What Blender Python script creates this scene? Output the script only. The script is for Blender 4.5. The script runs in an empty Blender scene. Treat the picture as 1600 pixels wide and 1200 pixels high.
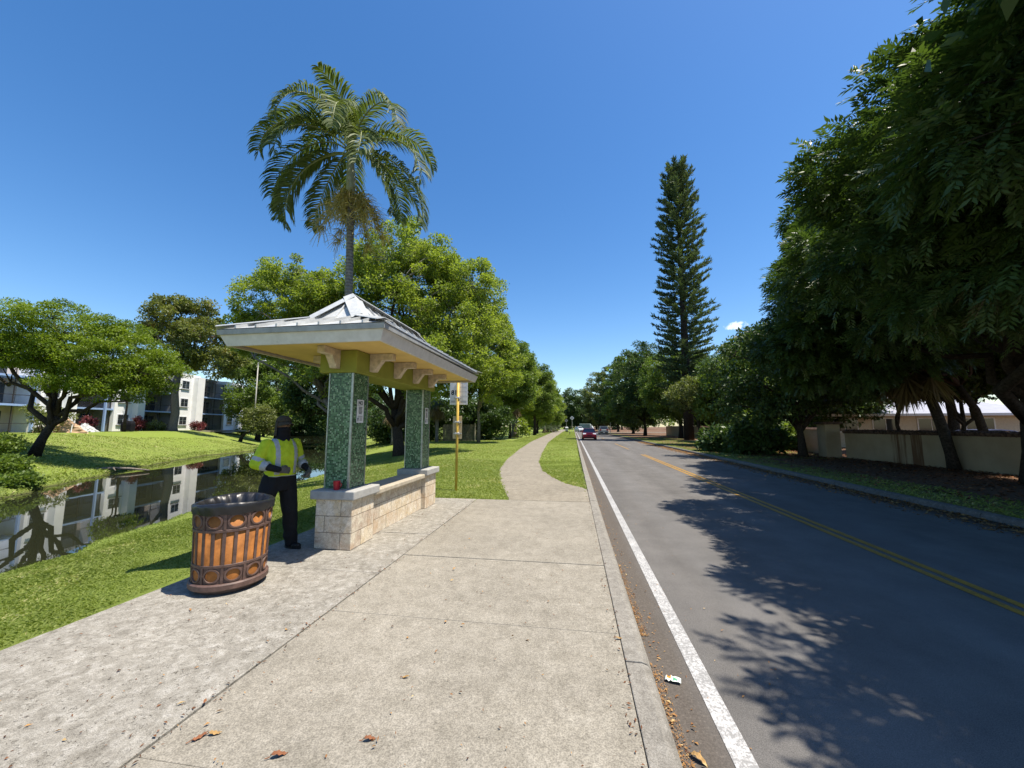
SKY_STR = 0.12
SKY_SAT = 1.33
EXPOSURE = 0.72
import bpy, math, random
import numpy as np
from mathutils import Vector, Matrix

random.seed(7)
RNG = np.random.default_rng(11)
SC = bpy.context.scene
COL = SC.collection
PI = math.pi
R = math.radians

# ------------------------------------------------------------------ camera
F_PX, CAM_H, YAW, PITCH = 600.0, 1.65, R(9.0367), R(6.2773)
FW = Vector((-math.sin(YAW) * math.cos(PITCH), math.cos(YAW) * math.cos(PITCH), math.sin(PITCH)))
RT = Vector((math.cos(YAW), math.sin(YAW), 0))
UP = RT.cross(FW)


def at(px, py, y):
    """world point at road distance y seen at photo pixel (px, py)"""
    d = FW + RT * ((px - 800) / F_PX) - UP * ((py - 600) / F_PX)
    return d * (y / d.y) + Vector((0, 0, CAM_H))


def deep(px, py, dist):
    d = FW + RT * ((px - 800) / F_PX) - UP * ((py - 600) / F_PX)
    return d * dist + Vector((0, 0, CAM_H))


cam_d = bpy.data.cameras.new("camera")
cam = bpy.data.objects.new("camera", cam_d)
COL.objects.link(cam)
cam_d.sensor_width = 36.0
cam_d.lens = 36.0 * F_PX / 1600
cam_d.clip_end = 3000
cam_d.clip_start = 0.05
m = Matrix((RT, UP, -FW)).transposed().to_4x4()
m.translation = Vector((0, 0, CAM_H))
cam.matrix_world = m
SC.camera = cam

# ------------------------------------------------------------------ light
SUN = Vector((1.13, -0.16, 2.95)).normalized()
sun_d = bpy.data.lights.new("sun", "SUN")
sun_d.energy = 5.0
sun_d.angle = R(0.5)
sun_d.color = (1.0, 0.925, 0.81)
sun = bpy.data.objects.new("sun", sun_d)
COL.objects.link(sun)
sun.rotation_euler = (-SUN).to_track_quat("-Z", "Y").to_euler()
sun.location = SUN * 80

W = bpy.data.worlds.new("World")
SC.world = W
W.use_nodes = True
wn, wl = W.node_tree.nodes, W.node_tree.links
wn.clear()
sky = wn.new("ShaderNodeTexSky")
sky.sky_type = "NISHITA"
sky.sun_disc = False
sky.sun_elevation = math.asin(SUN.z)
sky.sun_rotation = math.atan2(SUN.x, SUN.y)
sky.altitude = 0
sky.air_density = 1.0
sky.dust_density = 0.5
sky.ozone_density = 1.2
hs = wn.new("ShaderNodeHueSaturation")
hs.inputs["Saturation"].default_value = SKY_SAT
hs.inputs["Hue"].default_value = 0.503
bg = wn.new("ShaderNodeBackground")
bg.inputs["Strength"].default_value = SKY_STR
# one small fair-weather cloud low in the east, part of the sky itself
tc = wn.new("ShaderNodeTexCoord")
cd = deep(1150, 509, 1.0) - Vector((0, 0, CAM_H))
cd.normalize()
right = cd.cross(Vector((0, 0, 1))).normalized()


def wdot(v, s):
    n = wn.new("ShaderNodeVectorMath"); n.operation = "DOT_PRODUCT"
    wl.new(tc.outputs["Generated"], n.inputs[0]); n.inputs[1].default_value = v
    q = wn.new("ShaderNodeMath"); q.operation = "MULTIPLY"; wl.new(n.outputs["Value"], q.inputs[0]); q.inputs[1].default_value = s
    p = wn.new("ShaderNodeMath"); p.operation = "POWER"; wl.new(q.outputs[0], p.inputs[0]); p.inputs[1].default_value = 2
    return p.outputs[0]


def wmath(op, a, b):
    n = wn.new("ShaderNodeMath"); n.operation = op
    for i, v in enumerate((a, b)):
        if isinstance(v, (int, float)):
            n.inputs[i].default_value = v
        else:
            wl.new(v, n.inputs[i])
    return n.outputs[0]


e1 = wdot(right, 1 / 0.022)
upv = right.cross(cd)
e2 = wdot(upv, 1 / 0.010)
fr = wn.new("ShaderNodeVectorMath"); fr.operation = "DOT_PRODUCT"
wl.new(tc.outputs["Generated"], fr.inputs[0]); fr.inputs[1].default_value = cd
nz = wn.new("ShaderNodeTexNoise"); nz.inputs["Scale"].default_value = 95; nz.inputs["Detail"].default_value = 5
wl.new(tc.outputs["Generated"], nz.inputs["Vector"])
dd = wmath("ADD", e1, e2)
dd = wmath("ADD", dd, wmath("MULTIPLY", wmath("SUBTRACT", nz.outputs["Fac"], 0.5), 3.2))
cm = wn.new("ShaderNodeMapRange")
wl.new(dd, cm.inputs["Value"])
cm.inputs["From Min"].default_value = 1.0; cm.inputs["From Max"].default_value = 0.1
cm.inputs["To Min"].default_value = 0.0; cm.inputs["To Max"].default_value = 0.75
cm.clamp = True
cf = wmath("MULTIPLY", cm.outputs[0], wmath("GREATER_THAN", fr.outputs["Value"], 0.5))
mx = wn.new("ShaderNodeMix"); mx.data_type = "RGBA"
wl.new(cf, mx.inputs["Factor"])
wl.new(sky.outputs[0], hs.inputs["Color"])
wl.new(hs.outputs[0], mx.inputs["A"])
mx.inputs["B"].default_value = (0.85 / SKY_STR, 0.9 / SKY_STR, 0.97 / SKY_STR, 1)
wl.new(mx.outputs["Result"], bg.inputs["Color"])
wo = wn.new("ShaderNodeOutputWorld")
wl.new(bg.outputs[0], wo.inputs[0])

SC.view_settings.view_transform = "Standard"
SC.view_settings.look = "None"
SC.view_settings.exposure = EXPOSURE
SC.view_settings.gamma = 1
SC.cycles.max_bounces = 6
SC.cycles.diffuse_bounces = 2
SC.cycles.glossy_bounces = 3
SC.cycles.transmission_bounces = 3
SC.cycles.transparent_max_bounces = 8
SC.cycles.caustics_reflective = False
SC.cycles.caustics_refractive = False


# ------------------------------------------------------------------ materials
class Mat:
    """small wrapper that builds a principled material from nodes"""

    def __init__(s, name, color=(0.5, 0.5, 0.5), rough=0.6, spec=0.3, metal=0.0):
        s.m = bpy.data.materials.new(name)
        s.m.use_nodes = True
        s.n, s.l = s.m.node_tree.nodes, s.m.node_tree.links
        s.p = s.n["Principled BSDF"]
        s.out = s.n["Material Output"]
        s.p.inputs["Base Color"].default_value = (*color, 1)
        s.p.inputs["Roughness"].default_value = rough
        s.p.inputs["Specular IOR Level"].default_value = spec
        s.p.inputs["Metallic"].default_value = metal
        s._tc = None

    def coord(s, which="Object"):
        if s._tc is None:
            s._tc = s.n.new("ShaderNodeTexCoord")
        return s._tc.outputs[which]

    def mapped(s, scale=(1, 1, 1), which="Object", rot=(0, 0, 0)):
        mp = s.n.new("ShaderNodeMapping")
        mp.inputs["Scale"].default_value = scale
        mp.inputs["Rotation"].default_value = rot
        s.l.new(s.coord(which), mp.inputs["Vector"])
        return mp.outputs[0]

    def noise(s, scale, detail=4, rough=0.55, vec=None, dist=0.0):
        t = s.n.new("ShaderNodeTexNoise")
        t.inputs["Scale"].default_value = scale
        t.inputs["Detail"].default_value = detail
        t.inputs["Roughness"].default_value = rough
        t.inputs["Distortion"].default_value = dist
        s.l.new(vec if vec is not None else s.coord(), t.inputs["Vector"])
        return t.outputs["Fac"]

    def ramp(s, fac, stops, interp="LINEAR"):
        r = s.n.new("ShaderNodeValToRGB")
        r.color_ramp.interpolation = interp
        els = r.color_ramp.elements
        while len(els) < len(stops):
            els.new(0.5)
        for e, (p, c) in zip(els, stops):
            e.position = p
            e.color = (*c, 1) if len(c) == 3 else c
        s.l.new(fac, r.inputs["Fac"])
        return r.outputs["Color"]

    def mix(s, fac, a, b, mode="MIX"):
        x = s.n.new("ShaderNodeMix")
        x.data_type = "RGBA"
        x.blend_type = mode
        for key, v in (("Factor", fac), ("A", a), ("B", b)):
            if isinstance(v, (int, float)):
                x.inputs[key].default_value = v
            elif isinstance(v, tuple):
                x.inputs[key].default_value = (*v, 1)
            else:
                s.l.new(v, x.inputs[key])
        return x.outputs["Result"]

    def math(s, op, a, b=0.0):
        x = s.n.new("ShaderNodeMath")
        x.operation = op
        for i, v in enumerate((a, b)):
            if isinstance(v, (int, float)):
                x.inputs[i].default_value = v
            else:
                s.l.new(v, x.inputs[i])
        return x.outputs[0]

    def attr(s, name):
        a = s.n.new("ShaderNodeAttribute")
        a.attribute_name = name
        return a.outputs["Fac"]

    def base(s, c):
        s.l.new(c, s.p.inputs["Base Color"])
        return s

    def rough(s, c):
        s.l.new(c, s.p.inputs["Roughness"])
        return s

    def bump(s, h, strength=0.3, dist=0.01):
        b = s.n.new("ShaderNodeBump")
        b.inputs["Strength"].default_value = strength
        b.inputs["Distance"].default_value = dist
        s.l.new(h, b.inputs["Height"])
        s.l.new(b.outputs[0], s.p.inputs["Normal"])
        return s


def G(v):
    return (v, v, v)


def plain(name, color, rough=0.6, spec=0.3, metal=0.0, var=0.12, scale=8, bump=0.0):
    """one colour with a little uneven wear"""
    q = Mat(name, color, rough, spec, metal)
    n = q.noise(scale, 5, 0.6)
    lo = tuple(c * (1 - var * 1.6) for c in color)
    hi = tuple(min(1, c * (1 + var)) for c in color)
    q.base(q.ramp(n, [(0.3, lo), (0.7, hi)]))
    if bump:
        q.bump(q.noise(scale * 6, 4), bump, 0.006)
    return q.m


def leaf_mat(name, a, b, trans=0.3, rough=0.5, spec=0.35, third=None):
    q = Mat(name, a, rough, spec)
    t = q.attr("tint")
    stops = [(0.0, a), (1.0, b)] if third is None else [(0.0, a), (0.9, b), (1.0, third)]
    c = q.ramp(t, stops)
    q.base(c)
    tr = q.n.new("ShaderNodeBsdfTranslucent")
    c2 = q.mix(1.0, c, (1.25, 1.3, 0.55), "MULTIPLY")
    q.l.new(c2, tr.inputs["Color"])
    ms = q.n.new("ShaderNodeMixShader")
    ms.inputs["Fac"].default_value = trans
    q.l.new(q.p.outputs[0], ms.inputs[1])
    q.l.new(tr.outputs[0], ms.inputs[2])
    q.l.new(ms.outputs[0], q.out.inputs["Surface"])
    return q.m


def concrete(name, lo, mid, hi, pits=0.5, scale=1.0, bump=0.35, stain=(0.10, 0.085, 0.06)):
    q = Mat(name, mid, 0.9, 0.12)
    big = q.noise(0.8 * scale, 4, 0.6)
    med = q.noise(6.5 * scale, 7, 0.72, dist=0.3)
    fine = q.noise(120 * scale, 2, 0.6)
    gran = q.noise(34 * scale, 4, 0.8)
    c = q.ramp(med, [(0.25, lo), (0.5, mid), (0.75, hi)])
    c = q.mix(0.45, c, q.ramp(big, [(0.3, G(0.36)), (0.7, G(0.62))]), "OVERLAY")
    c = q.mix(0.6, c, q.ramp(fine, [(0.34, G(0.25)), (0.64, G(0.70))]), "OVERLAY")
    c = q.mix(0.45, c, q.ramp(gran, [(0.30, G(0.26)), (0.5, G(0.5)), (0.68, G(0.72))]), "OVERLAY")
    pit = q.noise(17 * scale, 5, 0.8, dist=1.4)
    c = q.mix(q.ramp(pit, [(0.585, G(0)), (0.66, G(pits))]), c, stain)
    blot = q.noise(1.6 * scale, 6, 0.75, dist=0.8)
    c = q.mix(q.ramp(blot, [(0.52, G(0)), (0.72, G(pits * 0.6))]), c, tuple(0.5 * (u + v) for u, v in zip(stain, lo)))
    q.base(c)
    q.bump(q.math("ADD", q.math("MULTIPLY", gran, 0.7), q.math("SUBTRACT", med, q.math("MULTIPLY", q.ramp(pit, [(0.58, G(0)), (0.7, G(1))]), 0.8))), bump, 0.006)
    return q.m


M = {}
M["pad"] = concrete("pad_concrete", (0.188, 0.170, 0.136), (0.248, 0.226, 0.184), (0.300, 0.276, 0.230), 0.10)
M["pad_worn"] = concrete("worn_concrete", (0.152, 0.138, 0.114), (0.268, 0.250, 0.213), (0.408, 0.388, 0.348), 0.85, 1.6, 0.8, (0.068, 0.056, 0.036))
M["path"] = concrete("path_concrete", (0.164, 0.142, 0.108), (0.236, 0.210, 0.164), (0.300, 0.272, 0.220), 0.25)
M["kerb_old"] = concrete("old_kerb_concrete", (0.080, 0.076, 0.068), (0.152, 0.144, 0.128), (0.224, 0.212, 0.192), 0.8, 2.0, 0.5)
M["kerb"] = concrete("kerb_concrete", (0.144, 0.132, 0.112), (0.224, 0.208, 0.180), (0.304, 0.288, 0.252), 0.4, 2.0, 0.5)

q = Mat("asphalt", G(0.09), 0.92, 0.1)
grit = q.noise(190, 2, 0.8)
agg = q.noise(60, 3, 0.7)
wear = q.noise(0.35, 5, 0.6, vec=q.mapped((3.0, 0.35, 1)))
patch = q.noise(1.7, 5, 0.6)
c = q.ramp(wear, [(0.3, (0.110, 0.104, 0.097)), (0.7, (0.142, 0.134, 0.125))])
c = q.mix(0.7, c, q.ramp(grit, [(0.3, G(0.2)), (0.68, G(0.78))]), "OVERLAY")
c = q.mix(0.4, c, q.ramp(patch, [(0.35, G(0.36)), (0.65, G(0.62))]), "OVERLAY")
# hairline cracks, wheel tracks and a few old oil spots
cr = q.n.new("ShaderNodeTexVoronoi"); cr.feature = "DISTANCE_TO_EDGE"; cr.inputs["Scale"].default_value = 0.42
wob = q.n.new("ShaderNodeTexNoise"); wob.inputs["Scale"].default_value = 1.3; wob.inputs["Detail"].default_value = 6
q.l.new(q.coord(), wob.inputs["Vector"])
wa = q.n.new("ShaderNodeVectorMath"); wa.operation = "ADD"; q.l.new(q.mapped((1, 0.35, 1)), wa.inputs[0]); q.l.new(wob.outputs["Color"], wa.inputs[1])
q.l.new(wa.outputs[0], cr.inputs["Vector"])
crk = q.ramp(cr.outputs["Distance"], [(0.0, G(1)), (0.006, G(0))])
crk = q.math("MULTIPLY", crk, q.ramp(q.noise(0.35, 3), [(0.5, G(0)), (0.62, G(0.55))]))
c = q.mix(crk, c, G(0.05))
oil = q.ramp(q.noise(1.1, 5, 0.7, vec=q.mapped((1.4, 0.4, 1))), [(0.62, G(0)), (0.78, G(0.45))])
c = q.mix(oil, c, G(0.075))
s0 = q.n.new("ShaderNodeSeparateXYZ"); q.l.new(q.coord(), s0.inputs[0])
trk = q.math("SINE", q.math("MULTIPLY", q.math("SUBTRACT", s0.outputs["X"], 1.25), 3.6))
c = q.mix(q.math("MULTIPLY", q.ramp(trk, [(0.35, G(0)), (1.0, G(1))]), 0.13), c, G(0.19))
# brown dusty gutter strip beside the kerb
sx = q.n.new("ShaderNodeSeparateXYZ"); q.l.new(q.coord(), sx.inputs[0])
gx = q.math("ADD", sx.outputs["X"], q.math("MULTIPLY", q.noise(4, 4), 0.14))
gut = q.ramp(gx, [(0.0, G(0)), (1.0, G(1))])
mr = q.n.new("ShaderNodeMapRange"); q.l.new(gx, mr.inputs["Value"])
mr.inputs["From Min"].default_value = 0.98; mr.inputs["From Max"].default_value = 0.78
mr.inputs["To Min"].default_value = 0; mr.inputs["To Max"].default_value = 0.75
c = q.mix(mr.outputs[0], c, q.ramp(agg, [(0.35, (0.07, 0.058, 0.046)), (0.62, (0.115, 0.096, 0.078)), (0.75, (0.22, 0.19, 0.15))]))
mr2 = q.n.new("ShaderNodeMapRange"); q.l.new(gx, mr2.inputs["Value"])
mr2.inputs["From Min"].default_value = 7.1; mr2.inputs["From Max"].default_value = 7.5
mr2.inputs["To Min"].default_value = 0; mr2.inputs["To Max"].default_value = 0.8
c = q.mix(mr2.outputs[0], c, q.ramp(agg, [(0.35, (0.05, 0.036, 0.025)), (0.65, (0.13, 0.08, 0.045))]))
q.base(c)
q.bump(q.math("ADD", grit, agg), 0.45, 0.006)
M["asphalt"] = q.m


def paint(name, col, wornc, amt):
    q = Mat(name, col, 0.6, 0.3)
    w = q.noise(55, 3, 0.75)
    w2 = q.noise(6, 4, 0.6)
    f = q.ramp(q.math("ADD", w, q.math("MULTIPLY", w2, 0.35)), [(amt, G(0)), (amt + 0.11, G(0.85))])
    q.base(q.mix(f, col, wornc))
    q.bump(w, 0.3, 0.003)
    return q.m


M["white_paint"] = paint("white_road_paint", (0.47, 0.46, 0.44), (0.21, 0.205, 0.195), 0.60)
M["yellow_paint"] = paint("yellow_road_paint", (0.40, 0.215, 0.028), (0.14, 0.095, 0.04), 0.66)

q = Mat("lawn_soil", (0.08, 0.11, 0.03), 0.9, 0.15)
n1 = q.noise(0.7, 6, 0.7); n2 = q.noise(9, 5, 0.7); n3 = q.noise(0.09, 3, 0.5)
c = q.ramp(n2, [(0.3, (0.10, 0.14, 0.022)), (0.5, (0.175, 0.225, 0.042)), (0.7, (0.25, 0.295, 0.075))])
c = q.mix(q.ramp(n1, [(0.45, G(0)), (0.75, G(0.5))]), c, (0.24, 0.225, 0.085))
c = q.mix(q.ramp(n3, [(0.45, G(0)), (0.65, G(0.4))]), c, (0.19, 0.26, 0.03))
# mulch and bare ground under the right-hand trees (a place, not a shade)
sx = q.n.new("ShaderNodeSeparateXYZ"); q.l.new(q.coord(), sx.inputs[0])
mr = q.n.new("ShaderNodeMapRange"); q.l.new(q.math("ADD", sx.outputs["X"], q.math("MULTIPLY", n1, 6.0)), mr.inputs["Value"])
mr.inputs["From Min"].default_value = 10.2; mr.inputs["From Max"].default_value = 12.6
c = q.mix(mr.outputs[0], c, q.ramp(n2, [(0.3, (0.06, 0.038, 0.024)), (0.7, (0.24, 0.14, 0.085))]))
# muddy canal bed and bank foot
mz = q.n.new("ShaderNodeMapRange"); q.l.new(sx.outputs["Z"], mz.inputs["Value"])
mz.inputs["From Min"].default_value = -1.17; mz.inputs["From Max"].default_value = -1.32
c = q.mix(mz.outputs[0], c, (0.045, 0.04, 0.022))
q.base(c)
q.bump(q.noise(16, 6, 0.8), 0.9, 0.05)
M["lawn"] = q.m

q = Mat("canal_water", (0.018, 0.020, 0.010), 0.015, 0.5)
q.p.inputs["IOR"].default_value = 1.33
q.bump(q.noise(1.1, 3, 0.5, vec=q.mapped((1, 0.35, 1))), 0.028, 0.05)
M["water"] = q.m

M["grass"] = leaf_mat("grass_blade", (0.115, 0.165, 0.024), (0.30, 0.345, 0.10), 0.34, 0.6, 0.2, (0.44, 0.41, 0.20))
M["bark_dark"] = plain("dark_bark", (0.055, 0.043, 0.034), 0.9, 0.1, var=0.4, scale=14, bump=0.8)
M["twig_pale"] = plain("pale_twig_bark", (0.30, 0.27, 0.235), 0.9, 0.1, var=0.3, scale=14)
M["bark_grey"] = plain("grey_bark", (0.20, 0.17, 0.14), 0.9, 0.1, var=0.35, scale=14, bump=0.8)
q = Mat("palm_bark", (0.22, 0.20, 0.18), 0.85, 0.15)
wv = q.n.new("ShaderNodeTexWave"); wv.wave_type = "BANDS"; wv.bands_direction = "Z"
wv.inputs["Scale"].default_value = 2.6; wv.inputs["Distortion"].default_value = 1.5; q.l.new(q.coord(), wv.inputs["Vector"])
q.base(q.mix(0.6, q.ramp(wv.outputs["Fac"], [(0.2, (0.10, 0.09, 0.08)), (0.6, (0.26, 0.235, 0.21))]), q.ramp(q.noise(9, 5), [(0.3, (0.09, 0.08, 0.07)), (0.7, (0.30, 0.275, 0.245))])))
q.bump(wv.outputs["Fac"], 0.6, 0.02)
M["palm_bark"] = q.m
M["lf_bright"] = leaf_mat("bright_oak_leaf", (0.105, 0.155, 0.026), (0.33, 0.40, 0.075), 0.5)
M["lf_mid"] = leaf_mat("mid_green_leaf", (0.06, 0.105, 0.02), (0.20, 0.275, 0.05), 0.4)
M["lf_dark"] = leaf_mat("dark_glossy_leaf", (0.028, 0.060, 0.018), (0.095, 0.150, 0.036), 0.3, 0.45, 0.35)
M["lf_olive"] = leaf_mat("olive_leaf", (0.075, 0.10, 0.028), (0.23, 0.255, 0.08), 0.36)
M["lf_rust"] = leaf_mat("rusty_green_leaf", (0.075, 0.10, 0.025), (0.20, 0.215, 0.055), 0.34, 0.5, 0.3, (0.30, 0.15, 0.05))
M["lf_feather"] = leaf_mat("feathery_leaf", (0.085, 0.14, 0.012), (0.24, 0.315, 0.028), 0.42)
M["lf_pine"] = leaf_mat("pine_needle", (0.040, 0.072, 0.034), (0.135, 0.175, 0.075), 0.28, 0.6, 0.2)
M["lf_palm"] = leaf_mat("palm_leaflet", (0.05, 0.085, 0.020), (0.18, 0.215, 0.075), 0.34, 0.55, 0.22)
M["lf_seed"] = leaf_mat("palm_flower_strand", (0.32, 0.27, 0.10), (0.55, 0.44, 0.20), 0.3, 0.7, 0.2)
M["lf_fan"] = leaf_mat("fan_palm_leaf", (0.04, 0.065, 0.03), (0.13, 0.16, 0.08), 0.25, 0.45, 0.4)
M["lf_deadfan"] = leaf_mat("dead_fan_leaf", (0.12, 0.09, 0.05), (0.30, 0.24, 0.14), 0.2, 0.8, 0.1)
M["lf_red"] = leaf_mat("red_cordyline_leaf", (0.07, 0.025, 0.03), (0.24, 0.05, 0.065), 0.3)
M["lf_litter"] = leaf_mat("dry_leaf", (0.20, 0.09, 0.04), (0.42, 0.24, 0.09), 0.1, 0.8, 0.1, (0.50, 0.38, 0.19))
M["lf_mulch"] = leaf_mat("brown_dry_leaf", (0.07, 0.035, 0.02), (0.30, 0.13, 0.06), 0.05, 0.8, 0.1, (0.45, 0.30, 0.15))


# ------------------------------------------------------------------ objects
def thing(name, label, cat, loc=(0, 0, 0), rotz=0.0, group=None):
    o = bpy.data.objects.new(name, None)
    COL.objects.link(o)
    o.empty_display_size = 0.3
    o.location = loc
    o.rotation_euler = (0, 0, rotz)
    return tag(o, label, cat, group)


def tag(o, label, cat, group=None):
    o["label"] = label
    o["category"] = cat
    if group:
        o["group"] = group
    return o


def kind(o, k):
    o["kind"] = k
    return o


def link(name, me, mat, parent=None, loc=(0, 0, 0)):
    o = bpy.data.objects.new(name, me)
    COL.objects.link(o)
    if mat is not None:
        for mm in (mat if isinstance(mat, (list, tuple)) else [mat]):
            me.materials.append(mm)
    o.parent = parent
    o.location = loc
    return o


def copy_thing(o, loc, rotz=None, label=None):
    def rec(src, par):
        c = src.copy()
        COL.objects.link(c)
        c.parent = par
        for ch in [x for x in bpy.data.objects if x.parent == src and x != c]:
            rec(ch, c)
        return c
    c = rec(o, None)
    c.location = loc
    if rotz is not None:
        c.rotation_euler = (0, 0, rotz)
    if label:
        c["label"] = label
    return c


class MB:
    def __init__(s):
        s.v, s.f, s.mi, s.cur = [], [], [], 0

    def add(s, vs, fs):
        o = len(s.v)
        s.v.extend(tuple(v) for v in vs)
        for f in fs:
            s.f.append(tuple(i + o for i in f))
            s.mi.append(s.cur)
        return s

    def box(s, x0, x1, y0, y1, z0, z1):
        vs = [(x, y, z) for z in (z0, z1) for y in (y0, y1) for x in (x0, x1)]
        return s.add(vs, [(0, 2, 3, 1), (4, 5, 7, 6), (0, 1, 5, 4), (2, 6, 7, 3), (0, 4, 6, 2), (1, 3, 7, 5)])

    def hexa(s, bot, top):
        """bottom and top quads (same winding, seen from above ccw)"""
        return s.add(list(bot) + list(top), [(3, 2, 1, 0), (4, 5, 6, 7), (0, 1, 5, 4), (1, 2, 6, 5), (2, 3, 7, 6), (3, 0, 4, 7)])

    def prism(s, poly, a, b, axis="y"):
        """extrude a 2D polygon between a and b along an axis"""
        def P(u, w, t):
            return {"y": (u, t, w), "x": (t, u, w), "z": (u, w, t)}[axis]
        n = len(poly)
        vs = [P(u, w, a) for u, w in poly] + [P(u, w, b) for u, w in poly]
        fs = [tuple(range(n)), tuple(range(2 * n - 1, n - 1, -1))]
        fs += [(i, i + n, (i + 1) % n + n, (i + 1) % n) for i in range(n)]
        return s.add(vs, fs)

    def tube(s, pts, rad, seg=8, caps=True, squash=None):
        pts = [Vector(p) for p in pts]
        n = len(pts)
        if not hasattr(rad, "__len__"):
            rad = [rad] * n
        ref = None
        rings = []
        for i, p in enumerate(pts):
            d = (pts[min(i + 1, n - 1)] - pts[max(i - 1, 0)])
            if d.length < 1e-9:
                d = Vector((0, 0, 1))
            d.normalize()
            if ref is None:
                ref = Vector((1, 0, 0)) if abs(d.x) < 0.8 else Vector((0, 1, 0))
            u = (ref - d * ref.dot(d)).normalized()
            ref = u
            w = d.cross(u)
            rings.append([p + (u * math.cos(2 * PI * k / seg) + w * math.sin(2 * PI * k / seg) * (squash or 1)) * rad[i] for k in range(seg)])
        vs = [v for r in rings for v in r]
        fs = []
        for i in range(n - 1):
            for k in range(seg):
                a, b = i * seg + k, i * seg + (k + 1) % seg
                fs.append((a, b, b + seg, a + seg))
        if caps:
            fs.append(tuple(range(seg - 1, -1, -1)))
            fs.append(tuple((n - 1) * seg + k for k in range(seg)))
        return s.add(vs, fs)

    def lathe(s, prof, c=(0, 0, 0), seg=32, sx=1.0, sy=1.0):
        vs, fs = [], []
        for r, z in prof:
            for k in range(seg):
                a = 2 * PI * k / seg
                vs.append((c[0] + r * sx * math.cos(a), c[1] + r * sy * math.sin(a), c[2] + z))
        for i in range(len(prof) - 1):
            for k in range(seg):
                a, b = i * seg + k, i * seg + (k + 1) % seg
                fs.append((a, b, b + seg, a + seg))
        return s.add(vs, fs)

    def ball(s, c, rx, ry=None, rz=None, seg=12, rings=8):
        ry = rx if ry is None else ry
        rz = rx if rz is None else rz
        vs = [(c[0], c[1], c[2] - rz)]
        fs = []
        for i in range(1, rings):
            t = -PI / 2 + PI * i / rings
            for k in range(seg):
                a = 2 * PI * k / seg
                vs.append((c[0] + rx * math.cos(t) * math.cos(a), c[1] + ry * math.cos(t) * math.sin(a), c[2] + rz * math.sin(t)))
        vs.append((c[0], c[1], c[2] + rz))
        for k in range(seg):
            fs.append((0, 1 + (k + 1) % seg, 1 + k))
            for i in range(rings - 2):
                a, b = 1 + i * seg + k, 1 + i * seg + (k + 1) % seg
                fs.append((a, b, b + seg, a + seg))
            top = len(vs) - 1
            o = 1 + (rings - 2) * seg
            fs.append((o + k, o + (k + 1) % seg, top))
        return s.add(vs, fs)

    def cone(s, p0, p1, r0, r1, seg=12):
        """tapered capsule"""
        s.tube([p0, p1], [r0, r1], seg)
        s.ball(p0, r0, seg=seg)
        s.ball(p1, r1, seg=seg)
        return s

    def build(s, name, mat, parent=None, smooth=False, bevel=0.0, segs=2, loc=(0, 0, 0)):
        me = bpy.data.meshes.new(name)
        me.from_pydata(s.v, [], s.f)
        o = link(name, me, mat, parent, loc)
        if any(s.mi):
            me.polygons.foreach_set("material_index", s.mi)
        if smooth:
            me.polygons.foreach_set("use_smooth", [True] * len(me.polygons))
        me.update()
        if bevel:
            b = o.modifiers.new("bevel", "BEVEL")
            b.width = bevel
            b.segments = segs
            b.limit_method = "ANGLE"
            b.angle_limit = R(40)
        return o


def np_mesh(name, V, Fq, mat, parent=None, tint=None, loc=(0, 0, 0), smooth=False):
    """fast mesh from numpy arrays; Fq is (m, 3) or (m, 4)"""
    me = bpy.data.meshes.new(name)
    V = np.asarray(V, dtype=np.float32)
    Fq = np.asarray(Fq, dtype=np.int32)
    nf, k = Fq.shape
    me.vertices.add(len(V))
    me.vertices.foreach_set("co", V.ravel())
    me.loops.add(nf * k)
    me.loops.foreach_set("vertex_index", Fq.ravel())
    me.polygons.add(nf)
    me.polygons.foreach_set("loop_start", np.arange(0, nf * k, k, dtype=np.int32))
    if smooth:
        me.polygons.foreach_set("use_smooth", np.ones(nf, dtype=bool))
    if tint is not None:
        a = me.attributes.new("tint", "FLOAT", "FACE")
        a.data.foreach_set("value", np.asarray(tint, dtype=np.float32))
    me.update(calc_edges=True)
    return link(name, me, mat, parent, loc)


def unit(a):
    return a / np.maximum(np.linalg.norm(a, axis=-1, keepdims=True), 1e-9)


def rdirs(n, rng=None):
    return unit((rng or RNG).normal(size=(n, 3)))


def leaf_quads(P, D, N, L, Wd, fold=0.12):
    """diamond leaves: base point P, direction D, normal hint N, length L, width Wd (arrays)"""
    L = np.broadcast_to(np.asarray(L, float).reshape(-1, 1), (len(P), 1))
    Wd = np.broadcast_to(np.asarray(Wd, float).reshape(-1, 1), (len(P), 1))
    S = unit(np.cross(D, N))
    Nn = np.cross(S, D)
    mid = P + D * L * 0.45 + Nn * Wd * fold
    V = np.stack([P, mid + S * Wd * 0.5, P + D * L, mid - S * Wd * 0.5], axis=1).reshape(-1, 3)
    Fq = np.arange(len(P) * 4, dtype=np.int32).reshape(-1, 4)
    return V, Fq


def text_mesh(name, body, size, mat, parent, loc, rot, align="LEFT", offset=0.0):
    cu = bpy.data.curves.new(name, "FONT")
    cu.body, cu.size, cu.extrude, cu.offset, cu.align_x = body, size, 0.001, offset, align
    t = bpy.data.objects.new(name + "_tmp", cu)
    COL.objects.link(t)
    me = bpy.data.meshes.new_from_object(t.evaluated_get(bpy.context.evaluated_depsgraph_get()))
    bpy.data.objects.remove(t)
    me.name = name
    me.materials.clear()
    o = link(name, me, mat, parent, loc)
    o.rotation_euler = rot
    return o
# ------------------------------------------------------------------ plants
def bez(a, b, c, n):
    return [a.lerp(b, t).lerp(b.lerp(c, t), t) for t in [i / n for i in range(n + 1)]]


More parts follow.
